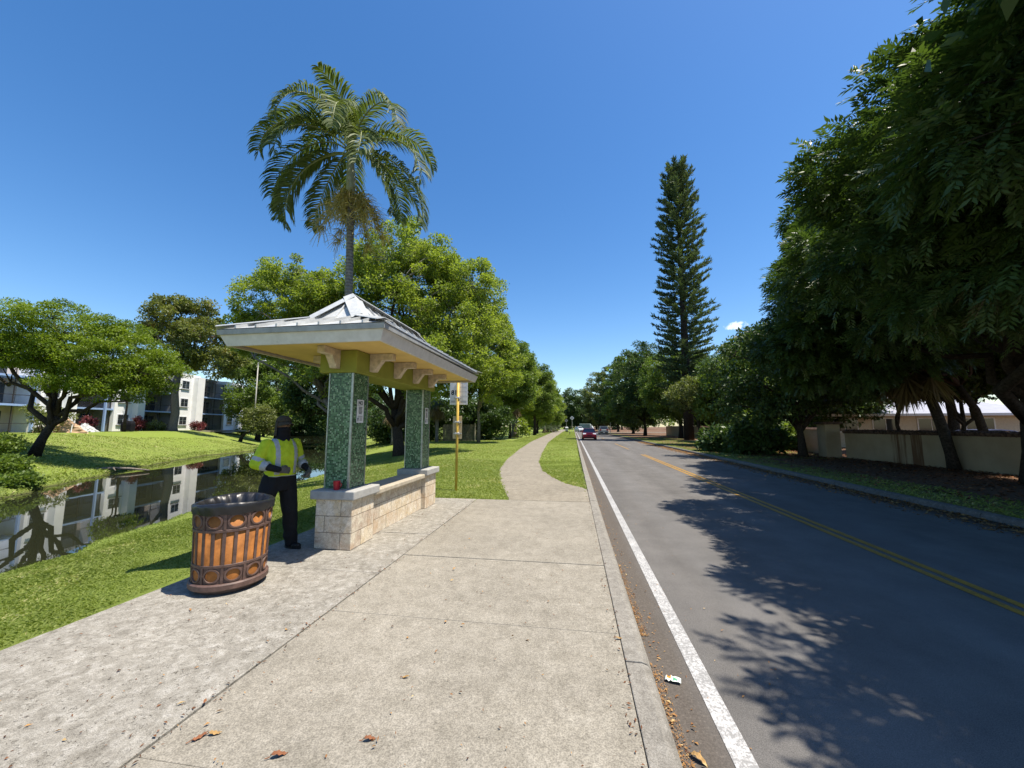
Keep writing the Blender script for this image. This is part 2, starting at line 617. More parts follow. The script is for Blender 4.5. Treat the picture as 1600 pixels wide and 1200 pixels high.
def clump_centres(blobs, n, rng, inner=0.45):
    w = np.array([(b[3] * b[4] * b[5]) ** (2 / 3) for b in blobs])
    pick = rng.choice(len(blobs), n, p=w / w.sum())
    B = np.array(blobs)[pick]
    d = rdirs(n, rng)
    r = 1 - inner * rng.random((n, 1)) ** 1.6
    return B[:, :3] + d * B[:, 3:6] * r, d


def crown_leaves(C, rng, rc, per, L, Wd, flat=0.7, droop=0.1, up=0.8, mid=None):
    """leaf diamonds gathered round clump centres C"""
    n = len(C)
    rcs = rc * (0.65 + 0.7 * rng.random(n))
    idx = np.repeat(np.arange(n), per)
    d = rdirs(len(idx), rng)
    rr = (0.25 + 0.75 * rng.random((len(idx), 1)) ** 0.6) * rcs[idx][:, None]
    P = C[idx] + d * rr * np.array([1, 1, flat])
    D = unit(d * 0.6 + rng.normal(size=d.shape) * 0.6 - np.array([0, 0, droop]))
    N = unit(rng.normal(size=d.shape) * 0.55 + np.array([0, 0, up]))
    s = 0.7 + 0.6 * rng.random(len(idx))
    V, Fq = leaf_quads(P, D, N, L * s, Wd * s)
    ct = rng.random(n) * 0.55
    tint = np.clip(ct[idx] + rng.random(len(idx)) * 0.45, 0, 1)
    return V, Fq, tint


def sprig_leaves(P, D, rng, pairs, Ls, L, Wd, droop=0.25, clump_t=None):
    """pinnate sprigs: paired leaflets along a short stalk, vectorised"""
    n = len(P)
    side = unit(np.cross(D, unit(rng.normal(size=D.shape) * 0.4 + np.array([0, 0, 1.0]))))
    nrm = np.cross(side, D)
    Ps, Ds, Ns, ti = [], [], [], []
    tb = rng.random(n) * 0.5 if clump_t is None else clump_t
    for k in range(pairs):
        t = (k + 0.6) / pairs
        base = P + D * (Ls * t) - np.array([0, 0, 1.0]) * (Ls * droop * t * t)
        for sgn in (-1, 1):
            dd = unit(D * (0.55 + 0.4 * t) + side * sgn * 0.9 + nrm * 0.1 + rng.normal(size=D.shape) * 0.12 - np.array([0, 0, 0.28]))
            Ps.append(base); Ds.append(dd); Ns.append(unit(nrm + rng.normal(size=D.shape) * 0.2))
            ti.append(np.clip(tb + rng.random(n) * 0.4, 0, 1))
    Pa, Da, Na = np.concatenate(Ps), np.concatenate(Ds), np.concatenate(Ns)
    s = 0.8 + 0.4 * rng.random(len(Pa))
    V, Fq = leaf_quads(Pa, Da, Na, L * s, Wd * s, 0.15)
    return V, Fq, np.concatenate(ti)


def wood(trunk, r0, C, rng, limbs=6, r_end=0.02, spread=0.55, seg=8, twigs=True, fork=0.6, rtop=0.62):
    """trunk polyline plus limbs that reach out to the clump centres"""
    mb = MB()
    tp = [Vector(p) for p in trunk]
    n = len(tp)
    fl = 1.35
    rad = [r0 * (fl if i == 0 else 1) * (1 - (1 - rtop) * i / (n - 1)) for i in range(n)]
    # smooth the trunk a little
    mb.tube(tp, rad, seg)
    trunk_mb, mb, tw = mb, MB(), MB()
    top = tp[-1]
    Cv = [Vector(c) for c in C]
    far = []
    cand = list(range(len(Cv)))
    first = max(cand, key=lambda i: (Cv[i] - top).length)
    far.append(first)
    while len(far) < min(limbs, len(Cv)):
        nx = max(cand[:: max(1, len(cand) // 160)], key=lambda i: min((Cv[i] - Cv[j]).length for j in far))
        far.append(nx)
    nodes = []
    for j in far:
        e = top.lerp(Cv[j], 0.9)
        s_i = n - 1 if n < 3 else n - 1 - (rng.random() < 0.3)
        s = tp[s_i]
        mid = s.lerp(e, 0.5) + Vector((0, 0, 0.16 * (e - s).length))
        pts = bez(s, mid, e, 7)
        pts = [p + Vector(rng.normal(size=3) * 0.035 * (e - s).length * (0 < i < 7)) for i, p in enumerate(pts)]
        ra = rad[s_i] * fork
        rr = [ra * (1 - i / 7) ** 0.8 + r_end for i in range(8)]
        mb.tube(pts, rr, max(5, seg - 2))
        nodes += [(p, r) for p, r in zip(pts[2:], rr[2:])]
    if twigs:
        NP = np.array([tuple(p) for p, _ in nodes])
        for c in Cv:
            dist = np.linalg.norm(NP - np.array(c), axis=1) + np.maximum(0, NP[:, 2] - c.z) * 0.6
            k = int(dist.argmin())
            p, r = nodes[k]
            if (c - p).length < 0.25:
                continue
            mid = p.lerp(c, 0.55) + Vector(rng.normal(size=3) * 0.1 * (c - p).length) + Vector((0, 0, 0.06 * (c - p).length))
            q = min(r * 0.6, 0.02 + 0.018 * (c - p).length)
            tw.tube(bez(p, mid, c, 3), [q, q * 0.75, q * 0.5, max(0.008, q * 0.25)], 5, caps=False)
    return trunk_mb, mb, tw


def tree(name, label, base, trunk, r0, blobs, n, rc, per, L, Wd, mat, bark="bark_dark", seed=1, group=None, cat="tree",
         limbs=6, sprig=None, flat=0.7, droop=0.1, inner=0.45, twigs=True, cull=None, seg=8, fork=0.6, branch=None):
    rng = np.random.default_rng(seed)
    root = thing(name, label, cat, base, 0, group)
    C, d = clump_centres(blobs, n, rng, inner)
    if cull is not None:
        keep = cull(C)
        C, d = C[keep], d[keep]
    tk_, br_, tw_ = wood(trunk, r0, C, rng, limbs, twigs=twigs, seg=seg, fork=fork)
    tk_.build("trunk", M[bark], root, smooth=True)
    br_.cur = 1
    br_.add(tw_.v, tw_.f)
    br_.build("branches", [M[bark], M[branch or bark]], root, smooth=True)
    if sprig is None:
        V, Fq, t = crown_leaves(C, rng, rc, per, L, Wd, flat, droop)
    else:
        pairs, Ls = sprig
        idx = np.repeat(np.arange(len(C)), per)
        dr = rdirs(len(idx), rng)
        rcs = rc * (0.65 + 0.7 * rng.random(len(C)))
        P = C[idx] + dr * (0.3 + 0.7 * rng.random((len(idx), 1)) ** 0.6) * rcs[idx][:, None] * np.array([1, 1, flat])
        D = unit(dr * 0.8 + d[idx] * 0.5 + rng.normal(size=dr.shape) * 0.35 - np.array([0, 0, droop]))
        ct = rng.random(len(C)) * 0.35
        V, Fq, t = sprig_leaves(P, D, rng, pairs, Ls, L, Wd, 0.25, np.clip(ct[idx] + rng.random(len(idx)) * 0.3, 0, 1))
    np_mesh("crown", V, Fq, M[mat], root, t)
    return root


def frond_mesh(az, e0, e1, length, lf=0.75, lw=0.045, pairs=46, p=1.0, seed=0, droop=0.7, twist=0.0, r0=0.032, bare=0.16, tb=0.3):
    """one pinnate palm frond from the origin; returns arrays (leaflets) and the rachis polyline"""
    rng = np.random.default_rng(seed)
    n = 26
    pts = [np.zeros(3)]
    dirs = []
    h = np.array([math.cos(az), math.sin(az), 0])
    sideh = np.array([-math.sin(az), math.cos(az), 0])
    for i in range(n):
        t = i / n
        e = e0 + (e1 - e0) * t ** p
        d = unit(h * math.cos(e) + np.array([0, 0, math.sin(e)]) + sideh * twist * t)
        dirs.append(d)
        pts.append(pts[-1] + d * length / n)
    dirs.append(dirs[-1])
    pts, dirs = np.array(pts), np.array(dirs)
    T = np.linspace(bare, 1.0, pairs) + rng.normal(size=pairs) * 0.004
    T = np.clip(T, 0, 0.999)
    x = T * n
    i0 = x.astype(int)
    fr = (x - i0)[:, None]
    P0 = pts[i0] * (1 - fr) + pts[i0 + 1] * fr
    D0 = unit(dirs[i0] * (1 - fr) + dirs[i0 + 1] * fr)
    up0 = np.cross(D0, np.cross(np.array([0, 0, 1.0]) + h * 0.001, D0))
    S0 = unit(np.cross(D0, np.where(np.abs(D0[:, 2:3]) > 0.98, h[None], np.array([[0, 0, 1.0]]))))
    S0 = np.where((S0 @ sideh)[:, None] < 0, -S0, S0)
    U0 = np.cross(S0, D0)
    U0 = np.where(U0[:, 2:3] < 0, -U0, U0)
    prof = np.clip(np.sin(PI * (0.12 + 0.83 * (T - bare) / (1 - bare))) ** 0.7, 0.2, 1)
    V, Fq, ti = [], [], []
    for s in (-1, 1):
        LL = lf * prof * (0.85 + 0.3 * rng.random(pairs))
        d1 = unit(D0 * 0.75 + S0 * s * 0.9 + U0 * 0.35 + rng.normal(size=D0.shape) * 0.08)
        a = P0
        wv = unit(np.cross(d1, U0 + rng.normal(size=D0.shape) * 0.3)) * lw * 0.5
        d2 = unit(d1 - np.array([0, 0, droop * 0.7]) + rng.normal(size=D0.shape) * 0.05)
        d3 = unit(d2 - np.array([0, 0, droop * 1.1]))
        b = a + d1 * LL[:, None] * 0.4
        c = b + d2 * LL[:, None] * 0.33
        e = c + d3 * LL[:, None] * 0.27
        ring = np.stack([a - wv * 0.5, a + wv * 0.5, b - wv, b + wv, c - wv * 0.8, c + wv * 0.8, e - wv * 0.12, e + wv * 0.12], axis=1)
        o = sum(len(q) for q in V)
        V.append(ring.reshape(-1, 3))
        k = np.arange(pairs)[:, None] * 8 + o
        for q in (0, 2, 4):
            Fq.append(k + np.array([[q, q + 1, q + 3, q + 2]]))
            ti.append(np.clip(tb + rng.random(pairs) * 0.6, 0, 1))
    return np.concatenate(V), np.concatenate(Fq), np.concatenate(ti), pts


def add_frond(root, mat, loc, stalk_mat, **kw):
    V, Fq, t, pts = frond_mesh(**kw)
    fr = np_mesh("frond", V, Fq, M[mat], root, t, loc=loc)
    mb = MB()
    n = len(pts)
    r0 = kw.get("r0", 0.032)
    mb.tube([tuple(p) for p in pts[::2]], [r0 * (1 - 0.85 * i / (n / 2)) for i in range(len(pts[::2]))], 5)
    mb.build("rachis", stalk_mat, fr, smooth=True)
    return fr


def fan_leaves(n, rng, centre, rmin, rmax, el, blades=14, size=0.9, width=0.07, dr=0.5):
    """costapalmate fan leaves round a palm head"""
    Ps, Ds, Ns, tt, Ls = [], [], [], [], []
    for i in range(n):
        a = rng.random() * 2 * PI
        e = el[0] + (el[1] - el[0]) * rng.random()
        d = np.array([math.cos(a) * math.cos(e), math.sin(a) * math.cos(e), math.sin(e)])
        r = rmin + (rmax - rmin) * rng.random()
        hub = np.array(centre) + d * r
        s = unit(np.cross(d, np.array([0, 0, 1.0])) + 1e-6)
        tb = rng.random() * 0.5
        for k in range(blades):
            th = (k / (blades - 1) - 0.5) * 2.9
            dd = unit(d * math.cos(th) + s * math.sin(th) - np.array([0, 0, dr * (0.4 + 0.6 * rng.random())]))
            Ps.append(hub); Ds.append(dd); Ns.append(unit(np.array([0, 0, 1.0]) + rng.normal(size=3) * 0.4))
            tt.append(min(1, tb + rng.random() * 0.4)); Ls.append(size * (0.75 + 0.3 * math.cos(th)) * (0.8 + 0.3 * rng.random()))
    V, Fq = leaf_quads(np.array(Ps), np.array(Ds), np.array(Ns), np.array(Ls), width)
    return V, Fq, np.array(tt)


def fan_palm(name, label, base, h, r, seed, group=None, lean=(0, 0), live=26, dead=24, size=0.9, cat="palm tree", bark="palm_bark"):
    rng = np.random.default_rng(seed)
    root = thing(name, label, cat, base, 0, group)
    top = Vector((lean[0], lean[1], h))
    pts = bez(Vector((0, 0, 0)), Vector((lean[0] * 0.2, lean[1] * 0.2, h * 0.5)), top, 8)
    MB().tube(pts, [r * 1.25] + [r] * 8, 10).build("trunk", M[bark], root, smooth=True)
    V, Fq, t = fan_leaves(live, rng, top, 0.5, 1.3, (-0.5, 1.3), size=size)
    np_mesh("crown", V, Fq, M["lf_fan"], root, t)
    if dead:
        V, Fq, t = fan_leaves(dead, rng, top - Vector((0, 0, 0.3)), 0.3, 1.1, (-1.5, -0.7), size=size, dr=1.4)
        np_mesh("dead_leaf_skirt", V, Fq, M["lf_deadfan"], root, t)
    return root


def shrub(name, label, base, blobs, n, rc, per, L, Wd, mat, seed, group=None, stems=7, cat="shrub", flat=0.8, bark="bark_dark"):
    rng = np.random.default_rng(seed)
    root = thing(name, label, cat, base, 0, group)
    C, d = clump_centres(blobs, n, rng, 0.7)
    C[:, 2] = np.maximum(C[:, 2], 0.15)
    mb = MB()
    for i in rng.choice(len(C), min(stems, len(C)), replace=False):
        c = Vector(C[i])
        s = Vector((rng.normal() * 0.12, rng.normal() * 0.12, 0))
        mb.tube(bez(s, Vector((s.x * 2 + c.x * 0.2, s.y * 2 + c.y * 0.2, c.z * 0.6)), c, 4), [0.035, 0.03, 0.025, 0.018, 0.01], 5)
    mb.build("stem", M[bark], root, smooth=True)
    V, Fq, t = crown_leaves(C, rng, rc, per, L, Wd, flat)
    np_mesh("foliage", V, Fq, M[mat], root, t)
    return root


# ------------------------------------------------------------------ terrain
NEAR_Y = [-40, -10, 0, 6.4, 7.6, 11.5, 19.6, 21.8, 30, 45, 78, 105, 140]
NEAR_X = [-7, -8.4, -9.7, -10.4, -11.2, -12, -13.7, -14.5, -18.5, -27, -50, -72, -105]
FAR_Y = [-40, -10, 6, 12.6, 14.7, 16.2, 22.6, 34, 40.8, 47, 95, 140]
FAR_X = [-19, -19.5, -21, -23, -24.8, -25.7, -30.5, -36.8, -38, -42, -80, -125]
WATER = -1.3


def ground_z(x, y):
    x, y = np.asarray(x, float), np.asarray(y, float)
    xn = np.interp(y, NEAR_Y, NEAR_X)
    xf = np.interp(y, FAR_Y, FAR_X)
    wob = 0.25 * np.sin(y * 1.7) * np.cos(y * 0.6 + 1) + 0.12 * np.sin(y * 5.1)
    xn, xf = xn + wob * 0.5, xf + wob
    t = np.clip((xn + 7.5 - x) / 7.5, 0, 1.4)
    z = WATER * (0.72 * t ** 1.5 + 0.28 * np.clip((t - 0.9) / 0.1, 0, 1))
    t2 = np.clip((xf - x) / 13.0, 0, 1)
    sm = t2 * t2 * (3 - 2 * t2)
    far = WATER + 0.14 * np.clip((xf - x) / 0.3, 0, 1) + 2.2 * (0.55 * t2 + 0.45 * sm)
    mid = 0.5 * (xn + xf)
    z = np.where(x < mid, np.where(x < xf, far, -2.3 + 0 * x), np.where(x < xn, -2.3 + np.clip(1 - (xn - x) / 1.2, 0, 1), z))
    z = np.where((x < mid) & (x >= xf), np.maximum(z, -2.3 + np.clip(1 - (x - xf) / 1.2, 0, 1)), z)
    # past the canal's end the land is flat again
    z = np.where(y > 110, -0.1, z)
    z = np.where((x > 0.3) & (x < 7.95), -0.35, z)
    z = z - 0.012
    z = np.where((x > -4.3) & (x < 0.3) & (y < 8.5), -0.06, z)
    return z


def on_ground(px, py):
    """where the line of sight through a photo pixel meets the terrain"""
    d = FW + RT * ((px - 800) / F_PX) - UP * ((py - 600) / F_PX)
    t = np.arange(3, 160, 0.05)
    z = CAM_H + d.z * t
    g_ = ground_z(d.x * t, d.y * t)
    i = int(np.argmax(z <= g_))
    return (d.x * t[i], d.y * t[i], float(g_[i]))


xs = np.concatenate([np.linspace(-600, -130, 12), np.arange(-120, -46, 2.0), np.arange(-45, -16, 0.6), np.arange(-15.8, -4.4, 0.3),
                     [-4.25, -4.15, -3.2, -2.2, -1.4, -0.6, 0.25, 0.35, 0.45, 7.85, 7.9, 8.0, 9, 10, 11, 12, 13, 14, 15, 17, 20, 25, 30, 40, 60, 100, 200, 600]])
ys = np.concatenate([[-300, -100, -40, -25, -15], np.arange(-10, 60, 0.5), np.arange(60, 150, 2.0), [152, 170, 200, 260, 400, 900]])
X, Y = np.meshgrid(xs, ys)
Z = ground_z(X, Y)
nx, ny = len(xs), len(ys)
ii, jj = np.meshgrid(np.arange(nx - 1), np.arange(ny - 1))
q0 = (jj * nx + ii).ravel()
kind(np_mesh("ground", np.stack([X, Y, Z], -1).reshape(-1, 3), np.stack([q0, q0 + 1, q0 + nx + 1, q0 + nx], 1), M["lawn"], smooth=True), "structure")

mb = MB()
mb.add([(-140, -40, WATER), (-5, -40, WATER), (-9, 20, WATER), (-12, 30, WATER), (-60, 128, WATER), (-140, 128, WATER)], [(0, 1, 2, 3, 4, 5)])
kind(mb.build("water", M["water"]), "structure")

# ------------------------------------------------------------------ road, kerbs, pavement
RZ = -0.12
KX = 7.75
mb = MB()
mb.add([(0.40, -30, RZ), (KX + 0.05, -30, RZ), (KX + 0.05, 330, RZ), (0.40, 330, RZ)], [(0, 1, 2, 3)])
kind(mb.build("road", M["asphalt"]), "structure")
mb = MB()
mb.add([(0.805, -30, RZ + .004), (0.925, -30, RZ + .004), (0.925, 300, RZ + .004), (0.805, 300, RZ + .004)], [(0, 1, 2, 3)])
kind(mb.build("white_edge_line", M["white_paint"]), "structure")
mb = MB()
for x0, y1 in ((4.13, 25.5), (4.31, 25.5)):
    mb.add([(x0, -30, RZ + .004), (x0 + .10, -30, RZ + .004), (x0 + .10, y1, RZ + .004), (x0, y1, RZ + .004)], [(0, 1, 2, 3)])
mb.add([(4.13, 31, RZ + .004), (4.23, 31, RZ + .004), (4.23, 41, RZ + .004), (4.13, 41, RZ + .004)], [(0, 1, 2, 3)])
for y0 in (52, 66, 80, 94, 108):
    mb.add([(4.13, y0, RZ + .004), (4.23, y0, RZ + .004), (4.23, y0 + 8, RZ + .004), (4.13, y0 + 8, RZ + .004)], [(0, 1, 2, 3)])
kind(mb.build("yellow_centre_line", M["yellow_paint"]), "structure")
# side street that meets the road far away
mb = MB()
mb.add([(KX + 0.3, 104, 0.03), (60, 104, 0.03), (60, 111, 0.03), (KX + 0.3, 111, 0.03)], [(0, 1, 2, 3)])
kind(mb.build("side_street", M["path"]), "structure")


def kerb_profile(x, s):
    return [(x, -0.30), (x, 0.0), (x + s * 0.11, 0.0), (x + s * 0.15, -0.012), (x + s * 0.175, -0.045), (x + s * 0.195, -0.13), (x + s * 0.195, -0.30)]


def kerb(name, x, s, y0, y1, step, mt="kerb"):
    mb = MB()
    y = y0
    rng = random.Random(5)
    while y < y1:
        e = min(y1, y + step)
        dz = rng.uniform(-0.004, 0.004)
        poly = [(a, b + (dz if b > -0.2 else 0)) for a, b in kerb_profile(x, s)]
        mb.prism(poly, y + 0.006, e - 0.006, "y")
        y = e
        if y > 45:
            step = 12
    return kind(mb.build(name, M[mt], bevel=0.006), "structure")


kerb("kerb_by_pavement", 0.335, 1, -12, 240, 3.0)
kerb("kerb_by_wall", KX + 0.18, -1, -12, 240, 3.0, "kerb_old")


def slab_rows(name, x0, x1, ys_, mat, zz=0.0):
    mb = MB()
    rng = random.Random(3)
    for a, b in zip(ys_[:-1], ys_[1:]):
        dz = rng.uniform(-0.003, 0.003)
        mb.box(x0 + .0035, x1 - .0035, a + .0025, b - .0025, -0.12, zz + dz)
    return kind(mb.build(name, mat, bevel=0.004), "structure")


slab_rows("pavement_worn_bay", -4.22, -2.21, [-6, -3.6, -2, -0.4, 1.14, 2.69, 4.27, 5.85, 7.4, 8.78], M["pad_worn"])
slab_rows("pavement_main_bay", -2.2, 0.334, [-6, -4, -2.4, -0.9, 0.3, 1.8, 3.37, 4.9, 6.45, 7.95, 8.78], M["pad"])

PL = [(8.7, -1.43), (10.14, -1.82), (12.64, -2.44), (15.1, -2.88), (19.2, -3.31), (27, -3.84), (41.7, -4.54), (62.8, -4.95), (100, -5.6), (155, -6.0), (200, -6.2)]
PR = [(8.7, 0.325), (10.78, 0.325), (10.95, 0.2), (11.19, -0.14), (12.46, -0.59), (14.7, -1.17), (18.05, -1.61), (24, -1.94), (38.8, -2.55), (63, -2.8), (126, -3.2), (200, -3.6)]


def smooth_interp(y, pts):
    yy = np.array([p[0] for p in pts]); xx = np.array([p[1] for p in pts])
    return 0.25 * np.interp(y - 0.35, yy, xx) + 0.5 * np.interp(y, yy, xx) + 0.25 * np.interp(y + 0.35, yy, xx)


mb = MB()
cuts = [8.786, 10.2, 11.6, 13.1, 14.6, 16.1, 17.6, 19.1, 20.6, 22.1, 24, 27, 30, 33, 36, 40, 44, 48, 54, 60, 70, 85, 100, 130, 160, 200]
for a, b in zip(cuts[:-1], cuts[1:]):
    n = 6
    t = np.linspace(a + 0.004, b - 0.004, n)
    l, r = smooth_interp(t, PL), smooth_interp(t, PR)
    vs, fs = [], []
    for i in range(n):
        vs += [(l[i], t[i], 0.0), (r[i], t[i], 0.0), (l[i], t[i], -0.12), (r[i], t[i], -0.12)]
    for i in range(n - 1):
        o = i * 4
        fs += [(o, o + 1, o + 5, o + 4), (o, o + 4, o + 6, o + 2), (o + 1, o + 3, o + 7, o + 5)]
    fs += [(0, 2, 3, 1), (4 * n - 4, 4 * n - 3, 4 * n - 1, 4 * n - 2)]
    mb.add(vs, fs)
kind(mb.build("path", M["path"]), "structure")

# ------------------------------------------------------------------ grass blades on the lawns
def on_grass(x, y):
    l, r = smooth_interp(y, PL), smooth_interp(y, PR)
    j = 0.022 * np.sin(x * 91 + y * 57) + 0.02 * np.sin(y * 7.3) + 0.012 * np.sin(y * 23.0 + x * 3)
    pad = (x > -4.205 + j) & (x < 0.33) & (y < 8.765 + j)
    pth = (y >= 8.6) & (x > l + 0.01 + j) & (x < r - 0.01 + j)
    shelter = (x > -4.0) & (x < -2.9) & (y > 4.8) & (y < 8.3)
    road = (x > 0.31) & (x < 7.95)
    return ~(pad | pth | shelter | road) & (ground_z(x, y) > WATER + 0.02)


def blades(n, x0, x1, y0, y1, hgt, wid, power=1.0, seed=1, keep=None):
    rng = np.random.default_rng(seed)
    x = x0 + (x1 - x0) * rng.random(n)
    y = y0 + (y1 - y0) * rng.random(n) ** power
    k = on_grass(x, y)
    if keep is not None:
        k &= keep(x, y)
    x, y = x[k], y[k]
    n = len(x)
    P = np.stack([x, y, ground_z(x, y) - 0.01], 1)
    a = rng.random(n) * 2 * PI
    le = 0.35 + 0.75 * rng.random(n)
    D = unit(np.stack([np.cos(a) * le, np.sin(a) * le, np.ones(n)], 1))
    S = np.stack([-np.sin(a), np.cos(a), np.zeros(n)], 1)
    h = hgt * (0.6 + 0.8 * rng.random(n))[:, None]
    w = wid * (0.7 + 0.6 * rng.random(n))[:, None]
    bend = np.stack([np.cos(a), np.sin(a), -0.5 * np.ones(n)], 1) * h * 0.35
    V = np.stack([P - S * w, P + S * w, P + D * h * 0.6 + S * w * 0.7, P + D * h + bend], 1)
    ptch = 0.5 + 0.5 * np.sin(x * 1.9 + np.sin(y * 1.3) * 2) * np.cos(y * 1.1 + x * 0.4)
    big = np.sin(x * 0.55 + 1.3 * np.sin(y * 0.31)) * np.sin(y * 0.47 + 0.9 * np.sin(x * 0.5))
    dry = (np.sin(x * 2.3 + np.sin(y * 1.7) * 1.5) * np.sin(y * 2.9 + np.sin(x * 3.1)) > 0.62) & (rng.random(n) < 0.35)
    t = np.clip(0.28 * ptch + 0.16 * big + 0.5 * rng.random(n) + np.where((rng.random(n) < 0.05) | dry, 0.5, 0), 0, 1)
    V[:, 2:] = V[:, :2].mean(1, keepdims=True) + (V[:, 2:] - V[:, :2].mean(1, keepdims=True)) * (0.72 + 0.5 * ptch + 0.25 * big)[:, None, None]
    return V.reshape(-1, 3), t


VV, TT = [], []
for a in ((150000, -9.5, -4.2, 0.2, 9.0, 0.050, 0.0045, 1.2, 1), (70000, -13.5, -4.2, 3.0, 16, 0.055, 0.007, 1.1, 2),
          (120000, -9.0, 0.34, 8.7, 19, 0.050, 0.007, 1.3, 3), (120000, -16, 0.34, 12, 45, 0.06, 0.013, 1.5, 4),
          (9000, 7.9, 9.8, 5, 32, 0.06, 0.010, 1.2, 6), (14000, 7.9, 14, 22, 60, 0.07, 0.02, 1.2, 16), (50000, -7, 0.34, 42, 130, 0.08, 0.035, 1.3, 17)):
    v, t = blades(*a[:8], seed=a[8])
    VV.append(v); TT.append(t)
v, t = blades(60000, -46, -18, 8, 50, 0.09, 0.03, 1.0, 5)
VV.append(v); TT.append(t)
# taller tufts along both water edges
def edge(x, y):
    z = ground_z(x, y)
    return (z < WATER + 0.32)
v, t = blades(26000, -17, -8.5, 3, 24, 0.13, 0.007, 1.0, 7, edge)
VV.append(v); TT.append(t)
v, t = blades(60000, -46, -19, 6, 50, 0.16, 0.02, 1.0, 8, edge)
VV.append(v); TT.append(t)
V = np.concatenate(VV)
kind(np_mesh("lawn_grass", V, np.arange(len(V)).reshape(-1, 4), M["grass"], None, np.concatenate(TT)), "stuff")

# dry leaves in the gutters, on the concrete and under the trees
def litter(n, x0, x1, y0, y1, z, size, seed, zf=None, px=1.0):
    rng = np.random.default_rng(seed)
    x = x0 + (x1 - x0) * rng.random(n) ** px
    y = y0 + (y1 - y0) * rng.random(n) ** 1.4
    zz = np.full(n, z) if zf is None else zf(x, y) + 0.02
    P = np.stack([x, y, zz + 0.004 + rng.random(n) * 0.008], 1)
    a = rng.random(n) * 2 * PI
    D = unit(np.stack([np.cos(a), np.sin(a), rng.normal(size=n) * 0.18], 1))
    N = unit(np.stack([rng.normal(size=n) * 0.35, rng.normal(size=n) * 0.35, np.ones(n)], 1))
    s = size * (0.35 + rng.random(n) ** 2)
    V, _ = leaf_quads(P, D, N, s, s * (0.25 + 0.3 * rng.random(n)), 0.35)
    return V, rng.random(n)


VV, TT = [], []
for a in ((700, 0.535, 0.68, 1.0, 24, RZ, 0.030, 1, None, 2.6), (1600, 0.535, 0.60, 1.2, 3.2, RZ, 0.016, 2, None, 1.8), (900, 0.535, 0.60, 3.6, 5.2, RZ, 0.016, 21, None, 1.8),
          (60, -4.1, 0.3, 1.2, 8.5, 0.002, 0.04, 3, None, 1), (60, -3.2, -0.9, 1.2, 3.6, 0.002, 0.035, 4, None, 1),
          (150, 0.55, 1.5, 1.2, 9, RZ, 0.03, 5, None, 1.5), (200, -4.1, 0.3, 1.2, 8.5, 0.002, 0.018, 6, None, 1)):
    v, t = litter(*a)
    VV.append(v); TT.append(t)
v, t = litter(9000, 6.6, 7.70, 3, 45, RZ, 0.08, 11, None, 0.42)
VV.append(v); TT.append(t)
V = np.concatenate(VV)
kind(np_mesh("fallen_leaf_litter", V, np.arange(len(V)).reshape(-1, 4), M["lf_litter"], None, np.concatenate(TT)), "stuff")
v, t = litter(16000, 8.0, 15.6, 4, 34, 0, 0.11, 12, ground_z, 0.62)
VV, TT = [v], [t]
for a in ((420, -4.15, -2.2, 1.0, 8.6, 0.0, 0.024, 41), (260, -2.3, 0.3, 1.0, 8.6, 0.0, 0.020, 42), (260, -2.26, -2.14, 0.8, 8.6, 0.0, 0.028, 43), (220, 0.26, 0.345, 0.8, 11, 0.0, 0.026, 44)):
    v, t = litter(*a)
    VV.append(v); TT.append(t * .6)
v = np.concatenate(VV)
kind(np_mesh("brown_leaf_mulch", v, np.arange(len(v)).reshape(-1, 4), M["lf_mulch"], None, np.concatenate(TT)), "stuff")
# ------------------------------------------------------------------ bus shelter
q = Mat("shell_stone", (0.42, 0.36, 0.27), 0.8, 0.2)
sxyz = q.n.new("ShaderNodeSeparateXYZ"); q.l.new(q.coord(), sxyz.inputs[0])
cmb = q.n.new("ShaderNodeCombineXYZ")
q.l.new(q.math("ADD", sxyz.outputs["X"], sxyz.outputs["Y"]), cmb.inputs["X"]); q.l.new(sxyz.outputs["Z"], cmb.inputs["Y"])
br = q.n.new("ShaderNodeTexBrick")
q.l.new(cmb.outputs[0], br.inputs["Vector"])
br.inputs["Scale"].default_value = 1.0
br.inputs["Brick Width"].default_value = 0.41
br.inputs["Row Height"].default_value = 0.218
br.inputs["Mortar Size"].default_value = 0.004
br.inputs["Mortar Smooth"].default_value = 0.2
br.inputs["Bias"].default_value = 0.1
br.offset = 0.42
br.inputs["Color1"].default_value = (0.75, 0.655, 0.51, 1)
br.inputs["Color2"].default_value = (0.60, 0.515, 0.40, 1)
br.inputs["Mortar"].default_value = (0.17, 0.14, 0.11, 1)
n1 = q.noise(7, 6, 0.7, dist=0.6); n2 = q.noise(32, 5, 0.75, dist=0.8); n3 = q.noise(3.0, 4, 0.6)
c = q.mix(0.65, br.outputs["Color"], q.ramp(n1, [(0.3, G(0.14)), (0.7, G(0.76))]), "OVERLAY")
n4 = q.noise(5.5, 6, 0.8, dist=2.2)
c = q.mix(q.ramp(n4, [(0.47, G(0)), (0.5, G(0.55)), (0.53, G(0))]), c, (0.22, 0.16, 0.11))
c = q.mix(q.ramp(n2, [(0.57, G(0)), (0.66, G(0.8))]), c, (0.20, 0.15, 0.11))
c = q.mix(q.ramp(n3, [(0.52, G(0)), (0.68, G(0.5))]), c, (0.50, 0.32, 0.18))
q.base(c)
q.bump(q.math("SUBTRACT", q.math("MULTIPLY", n2, -0.5), br.outputs["Fac"]), 0.6, 0.012)
M["stone"] = q.m

